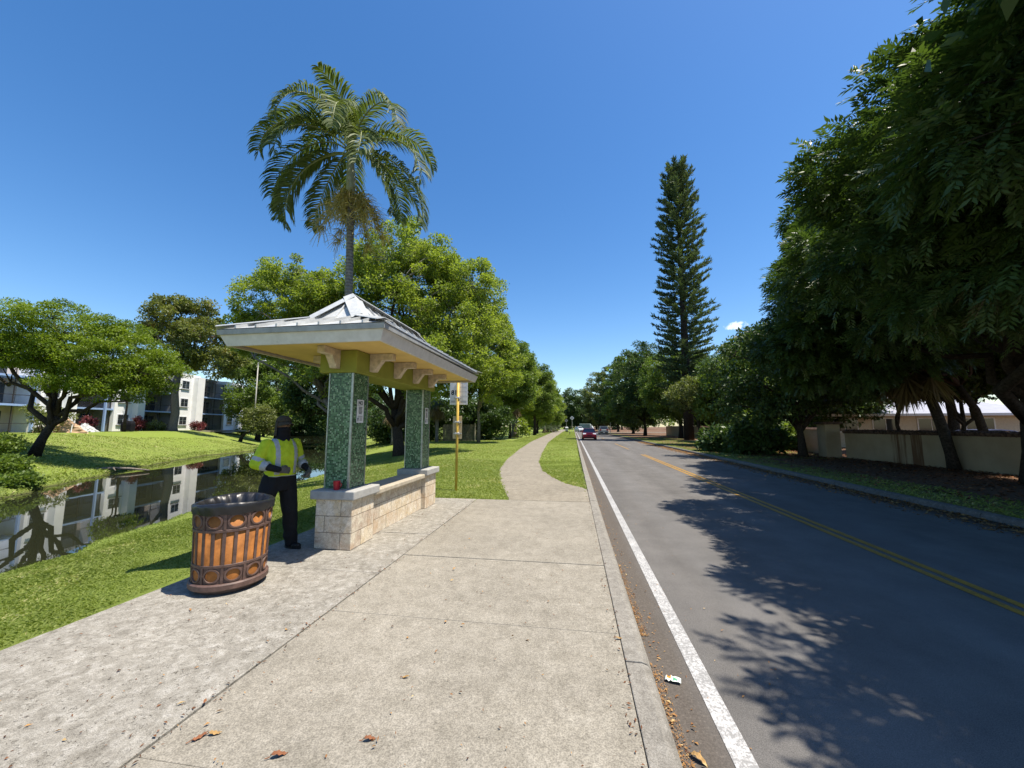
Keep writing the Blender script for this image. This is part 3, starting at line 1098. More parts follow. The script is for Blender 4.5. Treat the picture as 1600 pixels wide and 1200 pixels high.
q = Mat("green_mosaic", (0.05, 0.14, 0.08), 0.22, 0.5)
sxyz = q.n.new("ShaderNodeSeparateXYZ"); q.l.new(q.coord(), sxyz.inputs[0])
cmb = q.n.new("ShaderNodeCombineXYZ")
TS = 0.024
q.l.new(q.math("ADD", sxyz.outputs["X"], sxyz.outputs["Y"]), cmb.inputs["X"]); q.l.new(sxyz.outputs["Z"], cmb.inputs["Y"])
sc_ = q.n.new("ShaderNodeVectorMath"); sc_.operation = "SCALE"; q.l.new(cmb.outputs[0], sc_.inputs[0]); sc_.inputs["Scale"].default_value = 1 / TS
fl = q.n.new("ShaderNodeVectorMath"); fl.operation = "FLOOR"; q.l.new(sc_.outputs[0], fl.inputs[0])
frc = q.n.new("ShaderNodeVectorMath"); frc.operation = "FRACTION"; q.l.new(sc_.outputs[0], frc.inputs[0])
wn_ = q.n.new("ShaderNodeTexWhiteNoise"); wn_.noise_dimensions = "2D"; q.l.new(fl.outputs[0], wn_.inputs["Vector"])
tile = q.ramp(wn_.outputs["Value"], [(0.0, (0.010, 0.038, 0.016)), (0.35, (0.034, 0.105, 0.042)), (0.6, (0.085, 0.20, 0.085)), (0.82, (0.16, 0.29, 0.15)), (1.0, (0.32, 0.44, 0.28))])
s2 = q.n.new("ShaderNodeSeparateXYZ"); q.l.new(frc.outputs[0], s2.inputs[0])
ed = q.math("MINIMUM", q.math("MINIMUM", s2.outputs["X"], q.math("SUBTRACT", 1.0, s2.outputs["X"])), q.math("MINIMUM", s2.outputs["Y"], q.math("SUBTRACT", 1.0, s2.outputs["Y"])))
gr = q.ramp(ed, [(0.05, G(1)), (0.09, G(0))])
q.base(q.mix(gr, tile, (0.10, 0.14, 0.085)))
q.rough(q.ramp(ed, [(0.05, G(0.8)), (0.09, G(0.2))]))
q.bump(q.ramp(ed, [(0.03, G(0)), (0.12, G(1))]), 0.5, 0.002)
M["mosaic"] = q.m
M["cap_stone"] = plain("grey_cap_stone", (0.36, 0.355, 0.335), 0.75, 0.2, var=0.1, scale=14, bump=0.15)
M["bench_stone"] = plain("cream_bench_stone", (0.42, 0.37, 0.285), 0.75, 0.2, var=0.14, scale=9, bump=0.2)
M["steel_trim"] = plain("dull_steel_trim", (0.46, 0.46, 0.42), 0.38, 0.5, 0.7, var=0.2, scale=20)
M["green_stucco"] = plain("olive_green_stucco", (0.26, 0.275, 0.055), 0.85, 0.15, var=0.08, scale=5, bump=0.25)
M["yellow_soffit"] = plain("yellow_soffit", (0.74, 0.53, 0.19), 0.75, 0.2, var=0.08, scale=3, bump=0.1)
M["bracket"] = plain("weathered_bracket_wood", (0.60, 0.51, 0.38), 0.8, 0.2, var=0.2, scale=12, bump=0.3)
q = Mat("white_fascia_paint", (0.5, 0.5, 0.5), 0.6, 0.3)
pn = q.noise(3.2, 6, 0.75, vec=q.mapped((1, 1, 2.2)), dist=0.7)
gr = q.noise(9, 4, 0.6)
q.base(q.mix(q.ramp(pn, [(0.665, G(0)), (0.68, G(1))]), q.ramp(gr, [(0.3, (0.56, 0.54, 0.50)), (0.7, (0.68, 0.66, 0.62))]), (0.08, 0.07, 0.06)))
M["fascia"] = q.m
q = Mat("white_metal_roof", (0.55, 0.57, 0.57), 0.38, 0.5)
gr = q.noise(2.4, 5, 0.65); g2 = q.noise(18, 4, 0.6)
q.base(q.mix(0.5, q.ramp(gr, [(0.3, (0.36, 0.37, 0.365)), (0.7, (0.54, 0.55, 0.54))]), q.ramp(g2, [(0.3, G(0.4)), (0.7, G(0.58))]), "OVERLAY"))
M["roof_metal"] = q.m
M["white_sign"] = plain("white_sign_face", (0.72, 0.73, 0.74), 0.45, 0.4, var=0.05, scale=6)
M["black_ink"] = plain("black_ink", (0.015, 0.015, 0.018), 0.6, 0.2, var=0.05)
M["grey_ink"] = plain("grey_ink", (0.16, 0.16, 0.17), 0.6, 0.2, var=0.05)

sh = thing("bus_shelter", "small bus shelter with green mosaic columns, stone bench and pale hipped metal roof", "bus shelter", (-3.4, 6.6, 0))


def sbox(mb, x0, x1, y0, y1, z0, z1):       # world box into shelter-local
    return mb.box(x0 + 3.4, x1 + 3.4, y0 - 6.6, y1 - 6.6, z0, z1)


for py0, py1, cy0, cy1 in ((4.93, 5.51, 5.06, 5.46), (7.56, 8.14, 7.68, 8.06)):
    mb = MB(); sbox(mb, -3.51, -2.97, py0, py1, 0.0, 0.655)
    ped = mb.build("pedestal", M["stone"], sh, bevel=0.008)
    mb = MB(); sbox(mb, -3.57, -2.91, py0 - .06, py1 + .06, 0.658, 0.78)
    mb.build("cap", M["cap_stone"], ped, bevel=0.018, segs=3)
    mb = MB(); sbox(mb, -3.485, -3.115, cy0, cy1, 0.782, 2.418)
    colm = mb.build("column", M["mosaic"], sh)
    mb = MB()
    for cx in (-3.485, -3.115):
        for cyy in (cy0, cy1):
            sbox(mb, cx - .008, cx + .008, cyy - .008, cyy + .008, 0.784, 2.415)
            if cx > -3.2 and cyy == cy0:
                sbox(mb, cx - .024, cx - .0085, cyy - .007, cyy + .003, 0.784, 2.415)
    mb.build("corner_trim", M["steel_trim"], colm)
    # notice on the road side of the column
    ym = (cy0 + cy1) / 2
    nx = -3.1115
    mb = MB(); sbox(mb, nx, nx + .004, ym - .085, ym + .095, 1.70, 2.04)
    no = mb.build("notice", M["white_sign"], colm)
    no["label"] = "white notice headed NO with small black text"
    mb = MB()
    x1 = nx + .0065
    for k in range(6):
        w_ = 0.05 - 0.006 * (k % 3)
        sbox(mb, nx + .004, x1, ym - w_ + .005, ym + w_ + .005, 1.925 - k * .019, 1.934 - k * .019)
    for k in range(2):
        sbox(mb, nx + .004, x1, ym - .06, ym + .065, 1.795 - k * .014, 1.800 - k * .014)
    sbox(mb, nx + .004, x1, ym - .07, ym + .08, 1.952, 1.955)
    for k in range(3):
        sbox(mb, nx + .004, x1, ym - .01, ym + .06, 1.762 - k * .015, 1.767 - k * .015)
    mb.ball((nx + .0055 + 3.4, ym - .052 - 6.6, 1.757), .0035, .016, .018)
    mb.prism([(ym - .052 - 6.6 - .013, 1.742), (ym - .052 - 6.6 + .013, 1.742), (ym - .052 - 6.6, 1.715)], nx + .004 + 3.4, x1 + 3.4, "x")
    mb.build("printing", M["black_ink"], colm)
    text_mesh("lettering", "NO", 0.075, M["black_ink"], colm, (nx + .0055 + 3.4, ym + .005 - 6.6, 1.968), (PI / 2, 0, PI / 2), "CENTER", 0.0022)

mb = MB(); sbox(mb, -3.42, -3.055, 5.515, 7.555, 0.0, 0.605)
be = mb.build("bench_wall", M["stone"], sh)
mb = MB(); sbox(mb, -3.46, -2.965, 5.513, 7.557, 0.608, 0.69)
mb.build("bench_seat", M["bench_stone"], be, bevel=0.02, segs=3)
mb = MB(); sbox(mb, -3.63, -3.05, 5.02, 8.19, 2.42, 2.745)
mb.build("beam", M["green_stucco"], sh, bevel=0.012)

# eaves: soffit board and outward-leaning fascia
EX0, EX1, EY0, EY1 = -1.10, 1.075, -2.27, 2.35        # local, bottom edge
TX0, TX1, TY0, TY1 = EX0 - .07, EX1 + .055, EY0 - .05, EY1 + .05
mb = MB(); mb.box(EX0 + .03, EX1 - .03, EY0 + .03, EY1 - .03, 2.747, 2.765)
mb.build("soffit", M["yellow_soffit"], sh)
FB, FT = 2.70, 2.842
bo = [(EX0, EY0, FB), (EX1, EY0, FB), (EX1, EY1, FB), (EX0, EY1, FB)]
to = [(TX0, TY0, FT), (TX1, TY0, FT), (TX1, TY1, FT), (TX0, TY1, FT)]
bi = [(EX0 + .03, EY0 + .03, FB), (EX1 - .03, EY0 + .03, FB), (EX1 - .03, EY1 - .03, FB), (EX0 + .03, EY1 - .03, FB)]
ti = [(TX0 + .03, TY0 + .03, FT), (TX1 - .03, TY0 + .03, FT), (TX1 - .03, TY1 - .03, FT), (TX0 + .03, TY1 - .03, FT)]
mb = MB()
vs = bo + to + bi + ti
fs = []
for i in range(4):
    j = (i + 1) % 4
    fs += [(i, j, j + 4, i + 4), (8 + j, 8 + i, 12 + i, 12 + j), (i, 8 + i, 8 + j, j), (4 + i, 4 + j, 12 + j, 12 + i)]
mb.add(vs, fs)
mb.build("fascia", M["fascia"], sh)
# drip edge strip above the fascia
mb = MB()
o_ = .022
b0 = [(TX0 - o_, TY0 - o_, 2.838), (TX1 + o_, TY0 - o_, 2.838), (TX1 + o_, TY1 + o_, 2.895), (TX0 - o_, TY1 + o_, 2.895)]
t0 = [(x * 1.004, y * 1.004, 2.905) for x, y, z in b0]
mb.hexa(b0, t0)
mb.build("drip_edge", plain("grey_drip_edge", (0.34, 0.35, 0.35), 0.5, 0.4, var=0.15), sh, bevel=0.004)

# roof: flat-pitched skirt under a steeper hip
RX0, RX1, RY0, RY1 = TX0 - .035, TX1 + .035, TY0 - .035, TY1 + .035
HW = (RX1 - RX0) / 2
KT = HW - 0.42
Z0, ZK, ZR = 2.912, 3.215, 3.68
RXC = (RX0 + RX1) / 2


def rz(t):
    return Z0 + (ZK - Z0) * t / KT if t < KT else ZK + (ZR - ZK) * (t - KT) / (HW - KT)


def ring(t):
    return [(RX0 + t, RY0 + t, rz(t)), (RX1 - t, RY0 + t, rz(t)), (RX1 - t, RY1 - t, rz(t)), (RX0 + t, RY1 - t, rz(t))]


mb = MB()
r0, r1 = ring(0), ring(KT)
A, B = (RXC, RY0 + HW, ZR), (RXC, RY1 - HW, ZR)
vs = r0 + r1 + [A, B]
fs = [(i, (i + 1) % 4, 4 + (i + 1) % 4, 4 + i) for i in range(4)] + [(4, 5, 8), (5, 6, 9, 8), (6, 7, 9), (7, 4, 8, 9), (3, 2, 1, 0)]
mb.add(vs, fs)
rf = mb.build("roof", M["roof_metal"], sh)


def rib(mb, pts, w=0.022, h=0.04):
    for p, q_ in zip(pts[:-1], pts[1:]):
        p, q_ = Vector(p), Vector(q_)
        d = q_ - p
        s = Vector((-d.y, d.x, 0)).normalized() * w / 2
        u = Vector((0, 0, h))
        mb.hexa([p - s, p + s, q_ + s, q_ - s][::-1] if False else [p - s, q_ - s, q_ + s, p + s], [p - s + u, q_ - s + u, q_ + s + u, p + s + u])


def slope_pts(fn, tmax):
    ts = [0.0] + ([KT] if tmax > KT else []) + [tmax]
    return [fn(t) for t in ts]


nseam = 0
for k in range(1, 8):
    x = RX0 + (RX1 - RX0) * k / 8
    tm = min(x - RX0, RX1 - x, HW)
    for sgn in (0, 1):
        mb = MB()
        rib(mb, slope_pts(lambda t: (x, RY0 + t if sgn == 0 else RY1 - t, rz(t)), tm - 0.02))
        mb.build("seam", M["roof_metal"], rf)
ny_ = 16
for k in range(1, ny_):
    y = RY0 + (RY1 - RY0) * k / ny_
    tm = min(y - RY0, RY1 - y, HW)
    for sgn in (0, 1):
        mb = MB()
        rib(mb, slope_pts(lambda t: (RX0 + t if sgn == 0 else RX1 - t, y, rz(t)), tm - 0.02))
        mb.build("seam", M["roof_metal"], rf)


def cap_strip(mb, pts, w=0.16, lift=0.055, sag=0.045, th=0.008):
    """bent sheet-metal cap along a hip or ridge"""
    for p, q_ in zip(pts[:-1], pts[1:]):
        p, q_ = Vector(p), Vector(q_)
        d = (q_ - p)
        s = Vector((-d.y, d.x, 0)).normalized() * w
        u, dn = Vector((0, 0, lift)), Vector((0, 0, lift - sag))
        for sg in (-1, 1):
            a, b, c_, e = p + u, q_ + u, q_ + s * sg + dn, p + s * sg + dn
            t_ = Vector((0, 0, th))
            lo = [a, b, c_, e] if sg < 0 else [a, e, c_, b]
            mb.hexa(lo, [v + t_ for v in lo])


for cx, cy, ap in ((RX0, RY0, A), (RX1, RY0, A), (RX1, RY1, B), (RX0, RY1, B)):
    sx_, sy_ = (1 if cx == RX0 else -1), (1 if cy == RY0 else -1)
    f = lambda t: (cx + sx_ * t, cy + sy_ * t, rz(t))
    mb = MB(); cap_strip(mb, [f(0.0), f(KT)], 0.10, 0.045, 0.03); cap_strip(mb, [f(KT), f(HW)], 0.14, 0.06, 0.085)
    mb.build("hip_cap", M["roof_metal"], rf)
mb = MB(); cap_strip(mb, [A, B], 0.13, 0.06, 0.085)
mb.build("ridge_cap", M["roof_metal"], rf)


def bracket(x, y, ang):
    """timber bracket with its back on the beam, arm under the soffit"""
    poly = [(0, -.27), (.085, -.27), (.115, -.215), (.20, -.10), (.37, -.10), (.37, 0), (0, 0)]
    mb = MB()
    mb.prism(poly, -.055, .055, "y")
    o = mb.build("bracket", M["bracket"], sh, bevel=0.005)
    o.location = (x, y, 2.744)
    o.rotation_euler = (0, 0, ang)


for yb in (5.42, 6.22, 7.02, 7.82):
    bracket(-3.048 + 3.4, yb - 6.6, 0)
    bracket(-3.632 + 3.4, yb - 6.6, PI)
bracket(-3.36 + 3.4, 5.018 - 6.6, -PI / 2)
bracket(-3.36 + 3.4, 8.192 - 6.6, PI / 2)

# ------------------------------------------------------------------ red cup on the cap stone
cup = thing("cup", "small red drinking cup left on the grey cap stone of the bus shelter", "cup", (-3.235, 4.965, 0.781))
M["red_plastic"] = plain("red_plastic", (0.42, 0.02, 0.03), 0.35, 0.5, var=0.1, scale=20)
mb = MB(); mb.lathe([(0.0, 0.0), (0.036, 0.0), (0.038, 0.004), (0.047, 0.118), (0.049, 0.12), (0.046, 0.118), (0.035, 0.006), (0, 0.006)], seg=24)
mb.build("cup_body", M["red_plastic"], cup, smooth=True)
mb = MB(); mb.tube(bez(Vector((0.044, 0, .10)), Vector((0.10, 0, .07)), Vector((0.040, 0, .03)), 8), 0.006, 6)
mb.build("handle", M["red_plastic"], cup, smooth=True)

# ------------------------------------------------------------------ litter bin
M["bin_brown"] = plain("brown_cast_metal", (0.115, 0.068, 0.054), 0.55, 0.4, var=0.25, scale=18, bump=0.2)
M["bin_orange"] = plain("orange_panel", (0.34, 0.130, 0.032), 0.65, 0.2, var=0.3, scale=9, bump=0.08)
M["bin_liner"] = plain("black_bin_liner", (0.012, 0.012, 0.014), 0.36, 0.5, var=0.2, scale=10)
bn = thing("litter_bin", "round brown litter bin with orange panels and a black liner", "litter bin", (-3.61, 3.73, 0), R(8))


def rr_(z):                                   # gentle outward flare towards the top
    return 0.318 + 0.03 * (z / 0.8)


S_ = 96
mb = MB(); mb.lathe([(0, 0), (0.268, 0), (0.272, 0.01), (0.272, 0.05), (0, 0.05)], seg=S_)
mb.build("foot", M["bin_brown"], bn, smooth=False)
mb = MB(); mb.lathe([(0.26, 0.045), (0.338, 0.048), (0.347, 0.058), (0.347, 0.10), (0.335, 0.112), (0.26, 0.112)], seg=S_)
mb.build("base_ring", M["bin_brown"], bn)
mb = MB(); mb.lathe([(rr_(.1) - .009, 0.10), (rr_(.8) - .009, 0.80), (rr_(.8) - .030, 0.80), (rr_(.1) - .030, 0.10)], seg=S_)
mb.build("panel", M["bin_orange"], bn, smooth=True)


def band(z0, z1, out=0.0):
    mb = MB(); mb.lathe([(rr_(z0) - .02, z0), (rr_(z0) + out, z0), (rr_(z1) + out, z1), (rr_(z1) - .02, z1)], seg=S_)
    return mb.build("band", M["bin_brown"], bn, bevel=0.003, segs=1)


band(.262, .29, .002); band(.60, .628, .002)


def arcbar(mb, a0, a1, z0, z1, rin=-.018, rout=0.0, n=3):
    vs, fs = [], []
    for i in range(n + 1):
        a = a0 + (a1 - a0) * i / n
        for z in (z0, z1):
            for off in (rin, rout):
                r = rr_(z) + off
                vs.append((r * math.cos(a), r * math.sin(a), z))
    for i in range(n):
        o = i * 4
        fs += [(o + 1, o + 5, o + 7, o + 3), (o, o + 2, o + 6, o + 4), (o, o + 4, o + 5, o + 1), (o + 2, o + 3, o + 7, o + 6)]
    fs += [(0, 1, 3, 2), (4 * n, 4 * n + 2, 4 * n + 3, 4 * n + 1)]
    mb.add(vs, fs)


NB = 11
for k in range(NB * 2):
    a = 2 * PI * k / (NB * 2)
    mb = MB(); arcbar(mb, a - .044, a + .044, .291, .599)
    mb.build("slat", M["bin_brown"], bn)


def ovals(z0, z1):
    """frame plate row: brown plate with an oval opening and a raised rim in each bay"""
    for k in range(NB):
        a0, a1 = 2 * PI * (k) / NB, 2 * PI * (k + 1) / NB
        ac, aw, zc, zh = (a0 + a1) / 2, (a1 - a0) / 2, (z0 + z1) / 2, (z1 - z0) / 2
        n = 32
        mb = MB()
        arcbar(mb, a0 - .034, a0 + .034, z0, z1, rout=.003)
        vs, fs = [], []
        ex, ez = 0.64, 0.74
        for i in range(n):
            th = 2 * PI * i / n
            c_, s_ = math.cos(th), math.sin(th)
            f_ = min(1 / max(abs(c_), 1e-6), 1 / max(abs(s_), 1e-6))
            pts_ = [(c_ * f_, s_ * f_, -.006), (c_ * ex * 1.32, s_ * ez * 1.28, -.006), (c_ * ex * 1.26, s_ * ez * 1.24, .004), (c_ * ex, s_ * ez, .005), (c_ * ex * .95, s_ * ez * .95, -.010)]
            for u, v, off in pts_:
                u, v = max(-1, min(1, u)), max(-1, min(1, v))
                z = zc + zh * v
                r = rr_(z) + off
                vs.append((r * math.cos(ac + aw * u), r * math.sin(ac + aw * u), z))
        for i in range(n):
            j = (i + 1) % n
            for p_ in range(4):
                fs.append((i * 5 + p_, j * 5 + p_, j * 5 + p_ + 1, i * 5 + p_ + 1))
        mb.add(vs, fs)
        mb.build("oval_frame", M["bin_brown"], bn)


ovals(.113, .262); ovals(.628, .785)
# liner: folded over the rim, sagging inside
rng = np.random.default_rng(3)
prof = [(0.357, .772), (0.362, .80), (0.366, .845), (0.362, .866), (0.345, .872), (0.322, .862), (0.290, .81), (0.265, .68), (0.225, .52), (0.12, .45), (0.0, .44)]
vs, fs = [], []
SEG = 120
for i, (r, z) in enumerate(prof):
    for k in range(SEG):
        a = 2 * PI * k / SEG
        wrk = 0.004 * math.sin(a * 17 + i) + 0.003 * math.sin(a * 41 + i * 2)
        if i >= 5:
            wrk *= 3.2
        zz = z + (0.006 * math.sin(a * 9 + i) if i < 2 else 0) - (0.018 * math.sin(a * 2 + 0.6) if i in (3, 4) else 0)
        vs.append(((r + wrk) * math.cos(a), (r + wrk) * math.sin(a), zz))
for i in range(len(prof) - 1):
    for k in range(SEG):
        a, b = i * SEG + k, i * SEG + (k + 1) % SEG
        fs.append((a, b, b + SEG, a + SEG))
mb = MB(); mb.add(vs, fs)
mb.build("bin_liner", M["bin_liner"], bn, smooth=True)
mb = MB(); mb.lathe([(rr_(.78) - .02, .785), (0.346, .786), (0.348, .848), (0.340, .850), (0.336, .80)], seg=S_)
mb.build("rim", M["bin_brown"], bn)

# ------------------------------------------------------------------ bus stop pole
M["yellow_pole"] = plain("yellow_pole_paint", (0.60, 0.40, 0.075), 0.5, 0.35, var=0.15, scale=10)
M["panel_back"] = plain("dull_sign_back", (0.52, 0.44, 0.28), 0.55, 0.35, var=0.2, scale=8)
M["strap"] = plain("steel_strap", (0.6, 0.6, 0.6), 0.4, 0.5, 0.5)
bs = thing("bus_stop_sign", "yellow bus stop pole with white route sign 81 and a small timetable plate", "bus stop sign", (-3.04, 9.85, 0))
mb = MB(); mb.tube([(0, 0, -.1), (0.02, 0, 2.95)], 0.034, 14)
mb.build("pole", M["yellow_pole"], bs, smooth=True)
mb = MB(); mb.box(-.22, .27, .04, .046, 2.22, 2.98)
sp = mb.build("route_sign", M["white_sign"], bs, bevel=0.02)
mb = MB()
for k in range(4):
    mb.box(.03, .25, .0385, .04, 2.45 + k * .12, 2.4525 + k * .12)
mb.box(.13, .1325, .0385, .04, 2.32, 2.9)
for k in range(2):
    mb.box(-.19, -.07, .0385, .04, 2.285 + k * .028, 2.298 + k * .028)
    mb.box(.07, .24, .0385, .04, 2.285 + k * .028, 2.294 + k * .028)
mb.build("printing", M["grey_ink"], sp)
text_mesh("lettering", "81", 0.17, M["black_ink"], sp, (-.185, .0385, 2.49), (PI / 2, 0, 0), "LEFT", 0.004)
mb = MB(); mb.box(-.125, .125, .036, .041, 1.32, 1.92)
tp_ = mb.build("timetable_plate", M["panel_back"], bs, bevel=0.004)
for z in (2.40, 1.76, 1.46):
    mb = MB(); mb.box(-.10, .12, .015, .034, z - .014, z + .014)
    mb.tube([(-.04, -.0, z), (.065, 0, z)], .039, 12)
    mb.build("clamp", M["strap"], bs)

# ------------------------------------------------------------------ wrapper and a few big leaves
M["litter_white"] = plain("white_litter_card", (0.68, 0.72, 0.66), 0.5, 0.3, var=0.1)
M["litter_green"] = plain("green_print", (0.10, 0.35, 0.18), 0.5, 0.3, var=0.1)
M["litter_orange"] = plain("orange_print", (0.6, 0.25, 0.04), 0.5, 0.3, var=0.1)
wr = thing("wrapper", "crumpled white and green wrapper lying in the gutter beside the kerb", "litter", (0.655, 3.03, RZ + .004), R(-15))
vs, fs = [], []
for i in range(9):
    for j in range(5):
        u, v = i / 8 - .5, j / 4 - .5
        vs.append((u * .105, v * .062 * (1 - .3 * abs(u)), .010 + .008 * math.sin(i * 1.3) * math.cos(j * 1.7 + i) + .006 * (i % 2)))
for i in range(8):
    for j in range(4):
        fs.append((i * 5 + j, i * 5 + j + 5, i * 5 + j + 6, i * 5 + j + 1))
mb = MB(); mb.add(vs, fs); mb.mi = [1 if (k // 4 in (4, 5) and k % 4 in (1, 2)) else (2 if k // 4 in (1, 2) and k % 4 > 1 else 0) for k in range(len(fs))]
w_ = mb.build("sheet", [M["litter_white"], M["litter_green"], M["litter_orange"]], wr, smooth=True)
sd = w_.modifiers.new("thick", "SOLIDIFY"); sd.thickness = .0015


def curled_leaf(label, px, py, size, rot, z=0.004, dry=0):
    d = FW + RT * ((px - 800) / F_PX) - UP * ((py - 600) / F_PX)
    p = d * ((z - CAM_H) / d.z)
    o = thing("fallen_leaf", label, "leaf", (p.x, p.y, z), rot, "large dry leaves lying about the kerb and pavement")
    size *= .6
    vs, fs = [], []
    n, m_ = 10, 5
    for i in range(n + 1):
        t = i / n
        w = math.sin(PI * min(1, t * 1.02)) ** 0.8 * 0.42 * (1 - .35 * t) + .01
        for j in range(m_):
            v = j / (m_ - 1) - .5
            vs.append(((t - .5) * size, v * w * size, size * (.10 * math.sin(t * 4.2 + dry) + .9 * v * v * w + .05 * math.sin(i * 2.1 + j)) + size * .08))
    for i in range(n):
        for j in range(m_ - 1):
            a = i * m_ + j
            fs.append((a, a + m_, a + m_ + 1, a + 1))
    mb = MB(); mb.add(vs, fs)
    b = mb.build("blade", M["dry_a"] if dry % 2 == 0 else M["dry_b"], o, smooth=True)
    sd = b.modifiers.new("thick", "SOLIDIFY"); sd.thickness = .001
    mb = MB(); mb.tube([(-.5 * size, 0, size * .08), (-.68 * size, .03 * size, size * .03), (-.8 * size, .06 * size, size * .02)], .0022, 5)
    mb.build("stalk", M["dry_b"], o)


M["dry_a"] = plain("tan_dry_leaf", (0.40, 0.25, 0.10), 0.8, 0.15, var=0.3, scale=25)
M["dry_b"] = plain("rusty_dry_leaf", (0.26, 0.11, 0.055), 0.8, 0.15, var=0.3, scale=25)
curled_leaf("big tan curled leaf in the gutter below the kerb, nearest the viewer", 1092, 1188, .16, R(-40), RZ + .006, 0)
curled_leaf("rusty curled leaf on the pavement right of the long joint, nearest the viewer", 436, 1180, .13, R(35), .004, 1)
curled_leaf("rust brown leaf on the pavement close to the long joint, in a loose pair", 312, 1152, .12, R(60), .004, 3)
curled_leaf("tan leaf in a loose pair on the pavement, right beside its rusty partner", 336, 1146, .11, R(20), .004, 2)
curled_leaf("small orange leaf caught on top of the concrete kerb", 967, 997, .085, R(0), .008, 2)
curled_leaf("yellow brown leaf on the open pavement midway between bin and kerb", 634, 1058, .08, R(10), .004, 4)
curled_leaf("reddish leaf lying alone at the middle of the pavement front", 578, 1155, .11, R(25), .004, 1)
# ------------------------------------------------------------------ person
def remeshed(name, mb, voxel, mat, parent, smooth=3, fac=0.5):
    me = bpy.data.meshes.new(name + "_tmp")
    me.from_pydata(mb.v, [], mb.f)
    t = bpy.data.objects.new(name + "_tmp", me)
    COL.objects.link(t)
    r = t.modifiers.new("r", "REMESH"); r.mode = "VOXEL"; r.voxel_size = voxel
    if smooth:
        s = t.modifiers.new("s", "SMOOTH"); s.factor = fac; s.iterations = smooth
    dg = bpy.context.evaluated_depsgraph_get()
    out = bpy.data.meshes.new_from_object(t.evaluated_get(dg))
    bpy.data.objects.remove(t)
    bpy.data.meshes.remove(me)
    out.name = name
    out.polygons.foreach_set("use_smooth", [True] * len(out.polygons))
    return link(name, out, mat, parent)


def loft(mb, secs, seg=20):
    """closed loft of ellipses (z, cx, cy, rx, ry)"""
    vs, fs = [], []
    for z, cx, cy, rx, ry in secs:
        for k in range(seg):
            a = 2 * PI * k / seg
            c_, s_ = math.cos(a), math.sin(a)
            vs.append((cx + rx * math.copysign(abs(c_) ** 0.85, c_), cy + ry * math.copysign(abs(s_) ** 0.85, s_), z))
    for i in range(len(secs) - 1):
        for k in range(seg):
            a, b = i * seg + k, i * seg + (k + 1) % seg
            fs.append((a, b, b + seg, a + seg))
    fs.append(tuple(range(seg - 1, -1, -1)))
    fs.append(tuple((len(secs) - 1) * seg + k for k in range(seg)))
    mb.add(vs, fs)


def hand(mb, w, d, n, thumb_side, curl=0.7, g=0.0):
    """palm with five bent fingers; w wrist, d finger direction, n palm normal (palm faces n)"""
    w, d, n = Vector(w), Vector(d).normalized(), Vector(n).normalized()
    n = (n - d * n.dot(d)).normalized()
    s = d.cross(n) * thumb_side
    for k, off in enumerate((-.030, -.010, .010, .030)):
        mb.cone(w + s * off * 0.7, w + d * .085 + s * off, .017 + g, .0125 + g, 8)
    for off, ln in ((-.033, .066), (-.011, .080), (.011, .085), (.033, .074)):
        p = w + d * .088 + s * off
        a = 0.25
        for j, f_ in enumerate((.46, .31, .23)):
            dd = (d * math.cos(a) + n * math.sin(a)).normalized()
            q_ = p + dd * ln * f_
            mb.cone(p, q_, .0095 - .001 * j + g, .0085 - .001 * j + g, 7)
            p = q_
            a += curl
    p = w + d * .022 + s * .026
    for ln, aa in ((.042, .5), (.032, .25), (.026, .05)):
        dd = (d * .75 + s * aa + n * .45).normalized()
        q_ = p + dd * ln
        mb.cone(p, q_, .0125 + g, .0100 + g, 8)
        p = q_


M["skin"] = plain("dark_brown_skin", (0.17, 0.095, 0.06), 0.5, 0.35, var=0.1, scale=20)
q = Mat("hi_vis_shirt", (0.50, 0.70, 0.02), 0.75, 0.2)
n = q.noise(14, 4, 0.5)
q.base(q.ramp(n, [(0.3, (0.40, 0.50, 0.018)), (0.7, (0.54, 0.64, 0.035))])); q.bump(q.noise(9, 3, 0.5, dist=1.5), 0.5, 0.02)
M["hivis"] = q.m
M["reflect"] = plain("silver_reflective_tape", (0.36, 0.37, 0.39), 0.45, 0.5, var=0.1, scale=30)
q = Mat("black_trousers", (0.016, 0.016, 0.018), 0.85, 0.15); q.bump(q.noise(10, 4, 0.6, dist=1.0), 0.6, 0.02)
M["trousers"] = q.m
M["black_cloth"] = plain("black_face_cloth", (0.012, 0.012, 0.016), 0.85, 0.15, var=0.2, scale=15)
M["cap_cloth"] = plain("dark_olive_cap_cloth", (0.062, 0.052, 0.040), 0.9, 0.1, var=0.15, scale=25)
M["boot"] = plain("black_boot", (0.012, 0.012, 0.012), 0.55, 0.3, var=0.2, scale=20)
M["glove"] = plain("grey_work_glove", (0.12, 0.105, 0.085), 0.85, 0.1, var=0.2, scale=25)

pr = thing("person", "person in yellow hi-vis shirt, dark cap and black face cover by the bus shelter", "person", (-3.95, 4.76, 0), R(70))
pr.scale = (1.0, 1.0, 1.0)
J = dict(hL=(.10, 0, .93), kL=(.145, -.035, .50), aL=(.20, -.01, .09), hR=(-.11, 0, .93), kR=(-.24, -.03, .50), aR=(-.34, .05, .09),
         sL=(.195, .01, 1.425), eL=(.285, .03, 1.16), wL=(.255, -.215, 1.055), sR=(-.195, .01, 1.425), eR=(-.305, .03, 1.165), wR=(-.155, -.225, 1.09))
torso = [(.86, 0, 0, .155, .115), (.93, 0, .005, .175, .13), (1.02, 0, 0, .168, .128), (1.12, 0, -.008, .17, .135), (1.25, 0, -.006, .19, .138), (1.36, 0, .005, .20, .125), (1.43, 0, .012, .165, .095), (1.475, 0, .014, .10, .07)]


